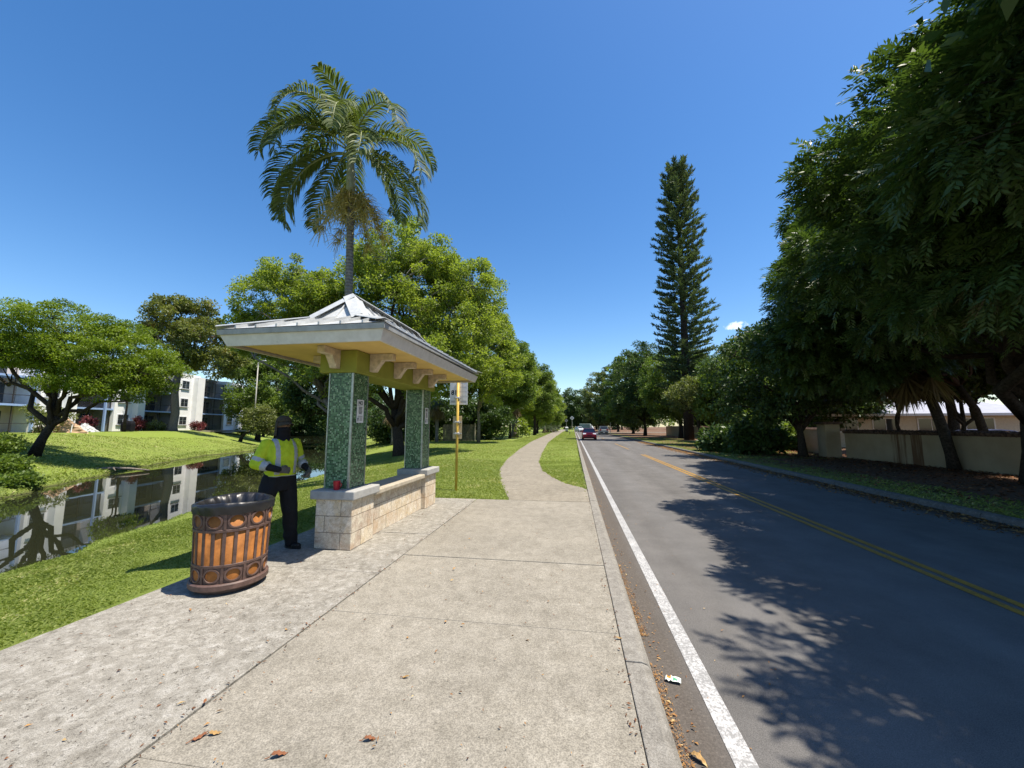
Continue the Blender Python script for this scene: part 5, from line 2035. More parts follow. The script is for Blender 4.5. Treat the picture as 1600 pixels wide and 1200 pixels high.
def heap(name, label, cat, base, sx_, sy_, sz_, mat, seed, pieces=5):
    root = thing(name, label, cat, base)
    rng = np.random.default_rng(seed)
    mb = MB()
    n_, m_ = 26, 9
    vs, fs = [], []
    for j in range(m_):
        t = j / (m_ - 1)
        for i in range(n_):
            a = 2 * PI * i / n_
            r = (1 - t) ** .55
            w_ = 1 + .22 * math.sin(a * 3 + seed) + .12 * math.sin(a * 7 + j * 1.3)
            vs.append((sx_ * r * w_ * math.cos(a), sy_ * r * w_ * math.sin(a), sz_ * (t ** .8) * (1 + .18 * math.sin(a * 2 + seed * 2)) - .1))
    for j in range(m_ - 1):
        for i in range(n_):
            a, b = j * n_ + i, j * n_ + (i + 1) % n_
            fs.append((a, b, b + n_, a + n_))
    mb.add(vs, fs)
    mb.build("cover", mat, root)
    mb = MB()
    for k in range(pieces):
        x, y = rng.normal() * sx_ * .5, -sy_ * .8 + rng.normal() * .2
        mb.tube([(x, y, .1), (x + rng.normal() * .5, y + rng.normal() * .2, sz_ * .55)], .04, 6)
    mb.build("pole", M["lounger"], root)
    return root


heap("covered_pile", "tan covered pile in front of the nearest balconies of the apartment block", "pile", ap_point(44, -3.4), 2.6, 1.2, 1.6, M["tarp"], 2)
heap("covered_pile", "pale grey covered pile on the patio beside the red shrub", "pile", ap_point(98, -2.6), 1.3, .8, 1.0, M["grey_tarp"], 5)


def patio_chair(label, base, rot):
    root = thing("patio_chair", label, "chair", base, rot, "chairs on the far patio")
    mb = MB(); mb.box(-.3, .3, -.3, .3, .38, .43); mb.build("seat", M["lounger"], root, bevel=.01)
    mb = MB(); mb.hexa([(-.3, .28, .43), (.3, .28, .43), (.3, .33, .43), (-.3, .33, .43)], [(-.3, .45, 1.0), (.3, .45, 1.0), (.3, .5, 1.0), (-.3, .5, 1.0)]); mb.build("backrest", M["lounger"], root)
    for x in (-.27, .27):
        for y in (-.27, .27):
            mb = MB(); mb.tube([(x, y, 0), (x, y, .38)], .022, 6); mb.build("leg", M["lounger"], root)


patio_chair("white patio chair left of the grey covered pile across the canal", ap_point(78, -2.4), 2.2)
patio_chair("white patio chair right of the grey covered pile, by the red shrub", ap_point(108, -2.3), 3.6)
gr_ = thing("barbecue_grill", "black covered barbecue grill on the patio under the far feathery tree", "grill", ap_point(179, -2.0), .3)
mb = MB(); mb.hexa([(-.55, -.35, .1), (.55, -.35, .1), (.55, .35, .1), (-.55, .35, .1)], [(-.6, -.35, 1.0), (.6, -.35, 1.0), (.6, .35, 1.0), (-.6, .35, 1.0)])
mb.build("cover", M["black_cloth"], gr_, bevel=.05)
mb = MB(); mb.hexa([(-.6, -.33, 1.002), (.6, -.33, 1.002), (.6, .33, 1.002), (-.6, .33, 1.002)], [(-.45, -.2, 1.35), (.45, -.2, 1.35), (.45, .2, 1.35), (-.45, .2, 1.35)])
mb.build("lid", M["black_cloth"], gr_, bevel=.05)
for x in (-.45, .45):
    mb = MB(); mb.tube([(x, -.25, .08), (x, .25, .08)], .08, 10); mb.build("wheel", M["tyre"], gr_)

# log and wooden edge on the far bank
lg = thing("fallen_branch", "pale fallen branch half in the water at the far canal bank", "branch", (-29.0, 21.0, WATER + .12))
mb = MB(); mb.tube([(-1.4, -.7, .05), (-.5, -.2, .14), (.5, .15, .1), (1.6, .5, -.02)], [.12, .10, .08, .05], 8)
mb.build("stem", M["bark_grey"], lg, smooth=True)
mb = MB(); mb.tube([(-.2, -.1, .12), (.3, -.6, .2), (.9, -.9, .1)], [.06, .045, .02], 6)
mb.build("side_branch", M["bark_grey"], lg, smooth=True)

# slim light pole behind the canal
lp = thing("light_pole", "slim pale light pole among the trees at the end of the canal", "pole", tuple(deep(396, 672, 60).xy) + (.2,))
mb = MB(); mb.tube([(0, 0, 0), (0, 0, 11.5)], [.11, .07], 10); mb.build("shaft", plain("pale_pole", (.45, .43, .38), .7, .2), lp, smooth=True)
mb = MB(); mb.tube([(0, 0, 11.4), (.5, -.2, 11.7), (1.2, -.4, 11.7)], .05, 6); mb.build("arm", M["strap"], lp)
mb = MB(); mb.ball((1.5, -.5, 11.68), .4, .18, .1); mb.build("lamp_head", M["strap"], lp, smooth=True)

# ------------------------------------------------------------------ far road furniture
def diamond(label, x, y, zc, s, mat, border):
    root = thing("road_sign", label, "road sign", (x, y, 0))
    mb = MB(); mb.tube([(0, .03, -.2), (0, .03, zc)], .045, 8); mb.build("post", M["strap"], root)
    mb = MB(); mb.prism([(0, zc - s), (s, zc), (0, zc + s), (-s, zc)], -.025, -.015, "y"); p_ = mb.build("plate", mat, root)
    mb = MB(); mb.prism([(0, zc - s * .42), (s * .42, zc), (0, zc + s * .42), (-s * .42, zc)], -.031, -.026, "y"); mb.build("symbol", border, p_)


M["sign_pale"] = plain("pale_grey_sign", (0.70, 0.70, 0.72), 0.5, 0.3, var=0.05)
diamond("pale diamond road sign by the far path end, the larger and higher one", -.36, 112, 4.0, .62, M["sign_pale"], M["grey_ink"])
diamond("dim diamond road sign farther off at the path end, lower of the two", -2.4, 135, 3.6, .62, plain("dull_grey_sign", (.34, .34, .36), .6, .3), M["grey_ink"])
M["stop_red"] = plain("faded_red_sign", (0.30, 0.05, 0.035), 0.5, 0.3, var=0.1)
ss = thing("stop_sign", "small red octagonal sign on a pale post at the side street beyond the grey vehicle", "stop sign", (8.45, 92, 0))
mb = MB(); mb.tube([(0, .03, -.2), (0, .03, 3.2)], .05, 8); mb.build("post", M["strap"], ss)
mb = MB(); mb.prism([(.55 * math.cos(PI / 8 + k * PI / 4), 3.3 + .55 * math.sin(PI / 8 + k * PI / 4)) for k in range(8)], -.03, -.015, "y"); mb.build("plate", M["stop_red"], ss)
mk = thing("marker_post", "short dark marker post standing in the grass strip between path and kerb", "marker post", (-.75, 78, 0))
mb = MB(); mb.tube([(0, 0, -.1), (0, 0, .75), (0, 0, .8)], [.06, .06, .03], 8); mb.build("post", M["black_plastic"], mk)
mb = MB(); mb.tube([(0, 0, .55), (0, 0, .66)], .064, 8); mb.build("band", M["sign_pale"], mk)
ub = thing("utility_cabinet", "small grey utility cabinet beside the far end of the path", "utility cabinet", (-2.0, 118, 0))
mb = MB(); mb.box(-.45, .45, -.3, .3, 0, .25); mb.build("plinth", M["black_plastic"], ub)
mb = MB(); mb.box(-.42, .42, -.28, .28, .252, 1.25); mb.build("case", plain("grey_cabinet", (.42, .42, .40), .6, .3), ub, bevel=.03)
mb = MB(); mb.hexa([(-.5, -.34, 1.252), (.5, -.34, 1.252), (.5, .34, 1.252), (-.5, .34, 1.252)], [(-.3, -.2, 1.45), (.3, -.2, 1.45), (.3, .2, 1.45), (-.3, .2, 1.45)]); mb.build("lid", M["white_trim"], ub)
tk = thing("van", "pale green box van parked under the trees at the far road end", "van", (5.2, 150, RZ), R(80))
mb = MB(); mb.box(-1.0, 1.0, -1.2, 2.8, .5, 2.7); mb.build("body", plain("pale_green_van", (.36, .45, .40), .5, .4), tk, bevel=.08)
mb = MB(); mb.hexa([(-.98, -2.6, .5), (.98, -2.6, .5), (.98, -1.202, .5), (-.98, -1.202, .5)], [(-.9, -1.7, 2.2), (.9, -1.7, 2.2), (.95, -1.202, 2.25), (-.95, -1.202, 2.25)]); mb.build("cab", M["white_trim"], tk, bevel=.06)
for sx_ in (-1, 1):
    for y in (-1.8, 1.9):
        mb = MB(); mb.tube([(sx_ * .75, y, .38), (sx_ * 1.02, y, .38)], .38, 16); mb.build("wheel", M["tyre"], tk)
# ------------------------------------------------------------------ tall flowering palm behind the shelter
pb = (-7.7, 12.0, float(ground_z(-7.7, 12.0)))
pz = pb[2]
pa = thing("palm_tree", "tall feather palm with arching drooping fronds and tan flower strands behind the bus shelter", "palm tree", pb)
top = Vector((-.12, 0, 10.0 - pz))
pts = bez(Vector((0, 0, 0)), Vector((.06, 0, 5.2)), top, 10)
mb = MB(); mb.tube(pts, [.20, .165, .15, .145, .14, .135, .13, .13, .125, .125, .12], 14)
mb.build("trunk", M["palm_bark"], pa, smooth=True)
ctop = Vector((-.22, 0, 11.75 - pz))
mb = MB(); mb.tube([top - Vector((0, 0, .02)), top.lerp(ctop, .15), top.lerp(ctop, .4), top.lerp(ctop, .75), ctop], [.13, .165, .155, .12, .08], 14)
mb.build("crownshaft", plain("grey_green_crownshaft", (.36, .37, .29), .6, .3, var=.15), pa, smooth=True)
rachis_m = plain("pale_green_rachis", (.26, .28, .13), .5, .3)
# (azimuth deg, start elev, end elev, length, power)
FR = [(182, 66, -108, 5.4, .72), (174, 38, -100, 4.8, .72), (192, 14, -96, 4.4, .72), (200, 86, -95, 4.6, 1.05), (150, 82, -60, 4.4, 1.2), (95, 89, 45, 3.2, 1.6), (250, 87, 0, 3.2, 1.8),
      (20, 70, -80, 4.4, 1.05), (2, 50, -100, 4.7, .8), (4, 14, -92, 5.0, .7), (-22, -4, -88, 4.0, .6), (262, 72, -92, 4.4, .85), (292, 52, -92, 4.2, .85), (236, 40, -95, 4.0, .8),
      (315, 26, -92, 4.2, .75), (120, 40, -88, 4.3, .9), (70, 44, -88, 4.3, .9), (40, 16, -90, 4.3, .75), (330, 72, -90, 4.5, .9), (150, 10, -92, 3.9, .7), (218, 62, -92, 4.4, .85)]
for i, (az, e0, e1, ln, pw) in enumerate(FR):
    add_frond(pa, "lf_palm", ctop + Vector((0, 0, -.25 + .012 * i)), rachis_m, az=R(az), e0=R(e0), e1=R(e1), length=ln * .93, p=pw, seed=40 + i, lf=.88, lw=.046, pairs=92,
              droop=.75 if e0 > 0 else .9, twist=.22 * math.sin(i * 2.1), tb=.1 + .3 * ((i * 7) % 5) / 5, r0=.036)
# flower strands hanging under the crownshaft
rng = np.random.default_rng(9)
for k in range(6):
    a = k * 2 * PI / 6 + .5
    ax_ = np.array([math.cos(a), math.sin(a), 0])
    n = 300
    main = [np.array([0, 0, 9.75 - pz + .02 * k]) + ax_ * .12 + ax_ * .82 * t + np.array([0, 0, .10 * t - 1.35 * t * t]) for t in np.linspace(0, 1, 8)]
    P0 = np.array([main[i] for i in rng.integers(1, 8, n)]) + rng.normal(size=(n, 3)) * .04
    D0 = unit(ax_ * .5 + rng.normal(size=(n, 3)) * .6 + np.array([0, 0, -.25 if k % 2 else .2]))
    L0 = .24 + .50 * rng.random(n)
    P1 = P0 + D0 * (L0 * .5)[:, None]
    D1 = unit(D0 + np.array([0, 0, -.95]))
    P2 = P1 + D1 * (L0 * .6)[:, None]
    S = unit(np.cross(D0, rng.normal(size=(n, 3)))) * .010
    V = np.stack([P0 - S, P0 + S, P1 + S, P1 - S, P2 + S * .6, P2 - S * .6], 1).reshape(-1, 3)
    b = np.arange(n)[:, None] * 6
    Fq = np.concatenate([b + np.array([[0, 1, 2, 3]]), b + np.array([[3, 2, 4, 5]])])
    tt = np.concatenate([rng.random(n), rng.random(n)])
    fs_ = np_mesh("flower_strands", V, Fq, M["lf_seed"], pa, tt)
    mb = MB(); mb.tube([tuple(p) for p in main], [.03, .028, .025, .02, .018, .014, .01, .006], 6)
    mb.build("stalk", M["lf_seed"], fs_, smooth=True)

# ------------------------------------------------------------------ left side trees
def gz(x, y):
    return float(ground_z(x, y))


def base(x, y):
    return (x, y, gz(x, y))


b = base(-11.4, 24.4)
tree("oak_tree", "big bright green tree with dark forked trunk on the lawn behind the bus shelter", b,
     [(0, 0, -.3), (-.15, 0, .8), (-.35, .1, 1.8), (-.6, .2, 3.0)], .42,
     [(-.2, 0, 10.6, 4.6, 4.6, 4.4), (-4.4, -.5, 8.2, 3.4, 4, 3.4), (4.0, 0, 8.6, 3.2, 4, 4.0), (.5, -1, 12.6, 3.4, 3.4, 2.7), (2.6, -2.5, 5.8, 3, 2.6, 2.2), (-3.2, -2, 5.6, 3, 2.6, 1.8), (4.6, 1, 11.2, 2.2, 2.4, 2.2)],
     900, .58, 210, .15, .09, "lf_bright", seed=21, limbs=16, droop=.05, branch="twig_pale")
b = base(*at(548, 700, 23).xy)
tree("oak_tree", "bright green airy tree with open branching left of the tall palm", b,
     [(0, 0, -.3), (-.4, 0, 1.4), (-1.1, .1, 2.8), (-2.0, 0, 4.2)], .27,
     [(-4.9, 0, 10.8, 3.6, 3.2, 2.5), (-2.4, 0, 10.2, 2.6, 2.8, 2.4), (-7.2, 0, 8.9, 2.0, 2.2, 1.8), (-4.4, -1, 12.4, 2.0, 1.8, 1.2), (-4.6, 0, 8.2, 3.4, 2.4, 1.4)],
     340, .50, 190, .14, .085, "lf_bright", bark="bark_grey", branch="twig_pale", seed=22, limbs=14, fork=.45)
b = base(-9.6, 38.5)
tree("oak_tree", "tall leafy green tree with two pale slim trunks right of the bus stop pole", b,
     [(0, 0, -.3), (.05, 0, 1.6), (-.05, .1, 3.2), (.1, .1, 5.0)], .17,
     [(0, 0, 9.6, 4.0, 3.6, 4.6), (-2.6, 0, 7.0, 2.6, 2.6, 3.0), (2.2, -.5, 7.2, 2.6, 2.6, 3.4), (.6, 0, 12.4, 2.4, 2.4, 2.0)],
     420, .58, 150, .19, .115, "lf_bright", bark="bark_grey", branch="twig_pale", seed=23, limbs=8)
# dark under-storey behind the lawn
for i, (x, y, h, w, mt) in enumerate(((-20.5, 41, 4.2, 3.2, "lf_dark"), (-16.6, 44, 5.0, 3.2, "lf_dark"), (-13.2, 46.5, 5.4, 2.8, "lf_dark"), (-21.3, 43, 3.6, 2.2, "lf_bright"), (-10.2, 47, 5.0, 2.6, "lf_dark"))):
    shrub("shrub", ["dark rounded thicket under the big oak, second from the canal", "dark tall thicket left of the wooden fence", "dark thicket right behind the wooden fence", "bright green thicket nearest the canal beyond the oak", "dark thicket behind the slim pale trunked tree"][i],
          base(x, y), [(0, 0, h * .5, w, 2.2, h * .55)], 90, .7, 120, .32, .14, mt, 60 + i, "thickets behind the lawn")
for i, (x, y, h) in enumerate(((-14.4, 39.5, 4.4), (-18.4, 37.5, 4.0))):
    fan_palm("fan_palm", ["fan palm with a shaggy skirt in the dark thicket beside the wooden fence", "fan palm with a shaggy skirt in the thicket left of the fence"][i], base(x, y), h, .17, 80 + i, "fan palms in the thicket", size=1.1, live=26, dead=26)

# row along the path, receding
L_ROW = [  # x, y, trunk radius, crown half width, base of crown, top, material, seed
    (-8.6, 52, .16, 3.6, 4.0, 13.6, "lf_mid", 31, "tall mid green tree in the path row, directly beyond the slim pale trunks"),
    (-9.8, 62, .2, 4.2, 3.0, 14.8, "lf_bright", 32, "bright tall tree in the path row behind the cabbage palm"),
    (-7.4, 74, .3, 4.0, 3.0, 13.8, "lf_mid", 33, "mid green tree in the path row with a dark straight trunk"),
    (-8.2, 88, .25, 4.4, 1.8, 14.4, "lf_bright", 34, "bright bushy tree farther along the path row"),
    (-7.0, 106, .3, 4.2, 1.0, 13.2, "lf_mid", 35, "green rounded tree near the far end of the path"),
    (-7.6, 128, .3, 5.0, .8, 13.0, "lf_bright", 36, "bright low crowned tree last in the path row")]
for i, (x, y, r, w, z0, z1, mt, sd_, lb) in enumerate(L_ROW):
    zc = (z0 + z1) / 2
    hh = (z1 - z0) / 2
    far = y > 80
    tree("path_tree", lb, base(x, y), [(0, 0, -.3), (.1, 0, z0 * .6), (0, .1, z0 + .6), (.1, 0, z0 + 2)], r,
         [(0, 0, zc, w, w, hh), (-w * .4, -.6, zc - hh * .35, w * .7, w * .7, hh * .55), (w * .35, .3, zc + hh * .35, w * .6, w * .6, hh * .6), (w * .4, -.5, zc - hh * .4, w * .6, w * .6, hh * .5)],
         320 if not far else 230, .75, 120 if not far else 95, .25 if not far else .36, .15 if not far else .2, mt, seed=sd_, group="trees along the path", limbs=6)
fan_palm("cabbage_palm", "stout cabbage palm with a shaggy grey skirt left of the path", base(-8.7, 57), 5.2, .42, 91, live=34, dead=44, size=1.5, bark="bark_grey")
for i, (x, y, h) in enumerate(((-6.2, 112, 3.0), (-5.6, 122, 3.4), (-7.2, 98, 3.2))):
    fan_palm("small_palm", ["tan fronded small palm under the far path trees, nearer one", "tan fronded small palm farthest along the path", "green fronded small palm under the rounded far tree"][i], base(x, y), h * .5, .2, 95 + i, "small palms by the far path", live=30, dead=14, size=1.6)
shrub("shrub", "pale leaved young plant at the foot of the cabbage palm", base(-7.9, 56), [(.4, -.2, 1.4, 1.2, .6, 1.0)], 12, .4, 30, .5, .22, "lf_bright", 65)

# trees on the canal's far side
bx, by, _ = on_ground(50, 712)
tree("feathery_tree", "wide flat topped feathery tree with a dark forked trunk on the far canal bank", (bx, by, gz(bx, by)),
     [(0, 0, -.4), (.35, .15, 1.0), (.7, .3, 1.9), (.95, .4, 2.5)], .27,
     [(.2, .6, 8.3, 4.0, 3.6, 1.7), (4.0, 1.4, 6.6, 2.8, 3.0, 1.5), (-3.2, 0, 7.6, 3.2, 3.2, 1.8), (2.2, .9, 8.0, 2.8, 2.8, 1.6), (5.6, 2.0, 5.4, 1.9, 2.3, 1.2), (-.8, -.6, 6.4, 2.6, 2.4, 1.1), (-6.0, -1, 6.2, 2.4, 2.4, 1.4), (3.5, .5, 5.0, 2.0, 1.7, 1.0), (5.0, 1.2, 4.5, 2.4, 2.2, 1.0), (2.2, .2, 4.9, 2.0, 1.8, .8)],
     490, .64, 250, .13, .068, "lf_feather", seed=41, limbs=10, flat=.45, droop=.15, fork=.72)
b3 = deep(268, 676, 52)
tree("tall_tree", "tall tree with rust flecked crown beside the apartment block across the canal", (b3.x, b3.y, gz(b3.x, b3.y)),
     [(0, 0, -.3), (.05, 0, .5), (.3, 0, 2.4), (-.1, 0, 5.2), (.2, 0, 8)], .58,
     [(.2, 0, 15.4, 4.2, 4.2, 2.6), (-3.6, 0, 13.6, 2.8, 2.6, 1.5), (3.8, 0, 12.8, 3.4, 3.4, 2.4), (1.6, -1, 10.0, 3.6, 3, 1.7), (-1.4, 0, 17.8, 2.4, 2.4, .9), (5.4, 1, 9.6, 3.2, 3, 2.2), (2.6, 0, 17.2, 2.0, 2, .9)],
     270, .75, 110, .34, .19, "lf_rust", bark="bark_grey", seed=42, limbs=9)
b3 = deep(193, 678, 44)
tree("young_tree", "young tree with a straight thin dark trunk in front of the white apartment bay", (b3.x, b3.y, gz(b3.x, b3.y)),
     [(0, 0, -.3), (0, 0, 1.6), (.05, 0, 3.2), (.1, 0, 4.6)], .13, [(.3, 0, 6.0, 2.0, 2, 1.5)], 60, .6, 90, .22, .11, "lf_feather", seed=43, limbs=5)
for i, (px, dist, zc, w, h, mt, sd_, lb) in enumerate((
        (402, 68, 14.5, 4.8, 3.4, "lf_dark", 44, "dark tree overhanging the right bay of the apartment block"),
        (405, 66, 8.5, 5.4, 5.6, "lf_mid", 45, "mid green tree at the canal end, just right of the apartment block"),
        (446, 118, 11.0, 8.5, 10.0, "lf_dark", 46, "dark tree at the canal end, above the person's cap"),
        (541, 50, 8.6, 4.0, 4.6, "lf_dark", 47, "dark glossy tree leaning over the canal, nearest the front shelter column"),
        (412, 88, 10, 8.0, 8.0, "lf_olive", 48, "olive tree farthest back at the canal end"),
        (548, 62, 9.0, 5.0, 6.0, "lf_dark", 49, "dark tree hidden mostly behind the front shelter column"))):
    p = deep(px, 666, dist)
    g_ = max(gz(p.x, p.y), -1.2)
    tree("canal_tree", lb, (p.x, p.y, g_), [(0, 0, -.4), (.1, 0, 1.2), ((.3 if i != 3 else -.6), 0, 2.6), ((.2 if i != 3 else -1.4), 0, 4)], .28,
         [({0: -2.6, 3: -4.4}.get(i, 0), 0, zc, w, w * .8, h), (-w * {0: 1.1, 3: 1.5}.get(i, .4), 0, zc - h * .4, w * .7, w * .6, h * .55), (w * .4, -.5, zc - h * .5, w * .65, w * .6, h * .5)],
         170, 1.0, 110, .38, .22, mt, seed=sd_, group="trees at the canal end", limbs=7)
for i, (px, dist, w, h, mt) in enumerate(((440, 116, 7.0, 9.0, "lf_dark"), (466, 122, 7.5, 11.0, "lf_dark"), (494, 118, 7.0, 9.5, "lf_dark"), (520, 124, 7.0, 10.0, "lf_mid"))):
    p = deep(px, 672, dist)
    shrub("canal_thicket", ["dark thicket at the canal head, leftmost in its row, left of the person's cap", "dark thicket at the head of the canal, tallest, above the person's shoulder", "dark thicket at the head of the canal, between person and shelter column", "green thicket at the head of the canal, mostly hidden by the shelter column"][i],
          (p.x, p.y, -.15), [(0, 0, h * .45, w, 3.5, h * .55)], 130, 1.3, 90, .55, .28, mt, 160 + i, "thickets at the head of the canal")
b3 = deep(381, 676, 56)
tree("crooked_tree", "small pale leaved tree with a crooked leaning trunk on the far lawn", (b3.x, b3.y, gz(b3.x, b3.y)),
     [(-.6, 0, -.2), (-.3, 0, .7), (.3, 0, 1.3), (1.2, 0, 1.5)], .24, [(2.4, 0, 3.2, 2.2, 1.8, 2.0), (3.6, 0, 2.4, 1.6, 1.5, 1.4), (1.0, 0, 3.6, 1.4, 1.3, 1.2)], 90, .6, 90, .26, .13, "lf_olive", seed=50, limbs=5)
# clipped and red shrubs in front of the block
for i, (px, v, h, w, mt, sd_, lb) in enumerate(((117, -1.9, 1.5, .7, "lf_red", 51, "red leaved shrub beside the pale covered pile"), (201, -1.6, 1.6, .65, "lf_red", 52, "red leaved shrub under the window of the middle white bay"),
                                                (298, -1.6, 1.2, 1.0, "lf_red", 53, "reddish shrub at the foot of the far white bay"), (216, -2.2, 1.1, 1.5, "lf_olive", 54, "low yellow green shrub right of the middle red shrub"),
                                                (8, -3.6, 2.6, 2.0, "lf_olive", 55, "grey green shrub left of the tan covered pile"))):
    x, y, z = ap_point(px, v)
    shrub("garden_shrub", lb, (x, y, gz(x, y)), [(0, 0, h * .55, w, w * .8, h * .5)], 26, .35, 70, .26, .09, mt, sd_, "shrubs before the apartment block")
b3 = deep(377, 668, 73)
shrub("round_shrub", "small rounded grey green shrub at the end wall of the apartment block", (b3.x, b3.y, gz(b3.x, b3.y)), [(0, 0, .8, .9, .9, .8)], 20, .4, 60, .22, .12, "lf_mid", 56)
for i, (px, py, d_, w, h) in enumerate(((4, 742, 17.5, .9, .7), (30, 760, 16.2, .7, .35), (-14, 712, 21, 1.3, 1.1))):
    p = Vector(on_ground(px, py))
    shrub("bank_shrub", ["leafy bank shrub at the left edge, middle of three along the far bank", "low leafy bank shrub closest to the water at the left edge", "largest leafy bank shrub, behind the others at the left edge"][i],
          (p.x, p.y, max(gz(p.x, p.y), WATER)), [(0, 0, h * .5, w, w * .8, h * .55)], 60, .35, 80, .15, .09, "lf_mid", 57 + i, "shrubs on the far bank")

# ------------------------------------------------------------------ right side trees
def right_of(Cw, pys, pxs):
    """cut the crown to its outline in view and to a set shadow edge on the road"""
    d = Cw - np.array([0, 0, CAM_H])
    f_ = d @ np.array(FW)
    px = 800 + F_PX * (d @ np.array(RT)) / f_
    py = 600 - F_PX * (d @ np.array(UP)) / f_
    return ((f_ < .5) | (px > np.interp(py, [-700, -420] + list(pys)[1:], [-2000, 1150] + list(pxs)[1:]))) & (Cw[:, 0] - .383 * Cw[:, 2] > 2.0 + .35 * np.sin(Cw[:, 1] * 1.7) + .3 * np.sin(Cw[:, 1] * 4.1))



mt1 = tree("mahogany_tree", "huge dark spreading tree with pinnate leaves overhanging the road at the right", (13.3, 13.6, 0),
     [(0, 0, -.3), (-.05, -.1, .9), (-.2, -.25, 1.7), (-.3, -.4, 2.4)], .33,
     [(-1.6, -6.2, 7.6, 6.6, 5.4, 3.8), (-.2, -5.2, 10.2, 5.2, 5.0, 3.8), (-4.7, -3.8, 5.9, 4.0, 3.6, 2.4), (-5.0, -7.0, 6.2, 3.4, 3.2, 2.5), (2.6, -4, 9, 5, 5, 5.0), (0.2, -8.4, 6.6, 4.6, 3.4, 2.6), (-1.4, -1.2, 10, 4, 4, 4), (-5.2, -11.2, 6.3, 4.0, 3.2, 2.2), (-5.4, -9.0, 6.4, 4.0, 2.8, 2.4), (-2.2, -9.6, 9.0, 4, 3, 3), (-1.0, -11.8, 8, 5, 3.2, 3)],
     900, .70, 104, .155, .044, "lf_dark", seed=71, limbs=16, sprig=(6, .34), flat=.75, droop=.22, inner=.6,
     cull=lambda C: (C[:, 2] > 3.6) & right_of(C + np.array([13.3, 13.6, 0]), [-400, -10, 170, 250, 330, 520, 700], [1640, 1515, 1385, 1312, 1245, 1240, 1240]), fork=.62)
mt2 = tree("mahogany_tree", "dark round crowned tree behind the huge overhanging one, shading the far lane", (16.4, 18.2, 0),
     [(0, 0, -.3), (-.2, 0, 1.2), (-.5, -.1, 2.3), (-1.0, -.1, 3.3)], .17,
     [(-5.0, -.8, 7.0, 4.4, 3.8, 3.4), (-6.2, -1.4, 5.4, 3.2, 3.0, 2.0), (-3.3, -.1, 9.2, 3.8, 3.6, 3.0), (-1.6, .4, 6.6, 3.4, 3.2, 2.8)],
     380, .70, 100, .17, .06, "lf_dark", seed=72, limbs=10, sprig=(6, .36), flat=.75, droop=.2, inner=.6, cull=lambda C: (C[:, 2] > 3.0) & right_of(C + np.array([16.4, 18.2, 0]), [-400, 300, 480, 560, 700], [1300, 1245, 1225, 1180, 1180]))
for root_, blobs_, n_ in ((mt1, [(-1.6, -6.2, 7.6, 5.2, 4.2, 2.6), (-.2, -5.2, 10.2, 4, 4, 2.8), (-4.9, -8.6, 6.5, 3.5, 3.4, 1.8), (-5.0, -11.2, 6.4, 3.6, 2.8, 1.6), (-1.6, -10.4, 8.2, 4.2, 3.2, 2.4)], 1900), (mt2, [(-5.0, -.8, 7.0, 3.4, 3, 2.4), (-3.3, -.1, 9.0, 3, 2.8, 2.2)], 260)):  # extra leaves added inside both crowns to make their road shadow solid
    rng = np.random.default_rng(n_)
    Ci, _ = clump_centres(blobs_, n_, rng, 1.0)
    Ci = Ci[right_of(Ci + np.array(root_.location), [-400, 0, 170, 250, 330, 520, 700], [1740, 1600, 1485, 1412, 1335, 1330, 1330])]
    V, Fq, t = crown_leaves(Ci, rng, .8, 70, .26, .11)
    np_mesh("shade_fill_foliage", V, Fq, M["lf_dark"], root_, t * .6)
fan_palm("leaning_palm", "palm with a curved leaning trunk and dark shaggy skirt against the garden wall", (14.35, 17.4, 0), 4.6, .165, 73, lean=(-1.0, .2), live=24, dead=46, size=1.3, bark="bark_dark")
tree("street_tree", "low multi branched dark tree beside the square wall pillar", (12.4, 23.6, 0),
     [(0, 0, -.3), (0, 0, .7), (-.05, 0, 1.3), (-.1, 0, 1.8)], .22,
     [(-1.2, 0, 4.6, 3.6, 2.8, 2.4), (1.8, 0, 5.0, 3.0, 2.6, 2.4), (-2.4, -.4, 3.2, 2.2, 2, 1.5), (0, 0, 6.4, 2.8, 2.4, 1.6)], 210, .6, 120, .22, .10, "lf_dark", seed=74, limbs=12, fork=.5)
for i, (x, y, w, h, mt, lb) in enumerate(((10.9, 25.5, 1.7, 1.7, "lf_dark", "broad leaved bush left of the low branched tree by the pillar"), (9.9, 28, 1.5, 1.5, "lf_dark", "dark bush nearest the road left of the low branched tree"), (13.0, 30, 2.4, 2.4, "lf_mid", "tall bush in front of the set back garden wall"))):
    shrub("verge_bush", lb, (x, y, 0), [(0, 0, h * .5, w, w * .8, h * .55)], 60, .45, 80, .36, .16, mt, 75 + i, "bushes on the right verge")
# slender multi-stem trees behind the wall
for i, (x, y) in enumerate(((15.6, 21.4), (16.6, 19.6), (18.6, 18.6), (20.0, 17.4))):
    tree("wall_tree", ["thin stemmed tree behind the wall, closest to the pillar", "thin stemmed tree behind the stained wall stretch", "thin wavy stemmed tree in front of the pale roof", "thin wavy stemmed tree next to the parked blue car"][i], (x, y, -.1),
         [(0, 0, -.2), (.12 * (-1) ** i, 0, .8), (-.12 * (-1) ** i, 0, 1.8), (.1, 0, 2.8)], .10, [(0, 0, 5.0, 2.4, 2.0, 2.0), (-.6, 0, 3.9, 1.2, 1.0, .7)], 80, .55, 90, .24, .10, "lf_dark", seed=140 + i, group="thin trees behind the garden wall", limbs=8, fork=.7)
tree("street_tree", "green rounded tree between the bushes and the tall pine", (13.9, 35, 0), [(0, 0, -.3), (0, 0, 1.2), (.1, 0, 2.2), (0, 0, 3.4)], .2,
     [(.7, 0, 5.6, 3.2, 3.2, 3.6), (-1.4, 0, 4.4, 2.2, 2.2, 2.3), (2.4, 0, 7.8, 2.2, 2.2, 2.0)], 220, .7, 120, .26, .13, "lf_mid", seed=78, limbs=8)
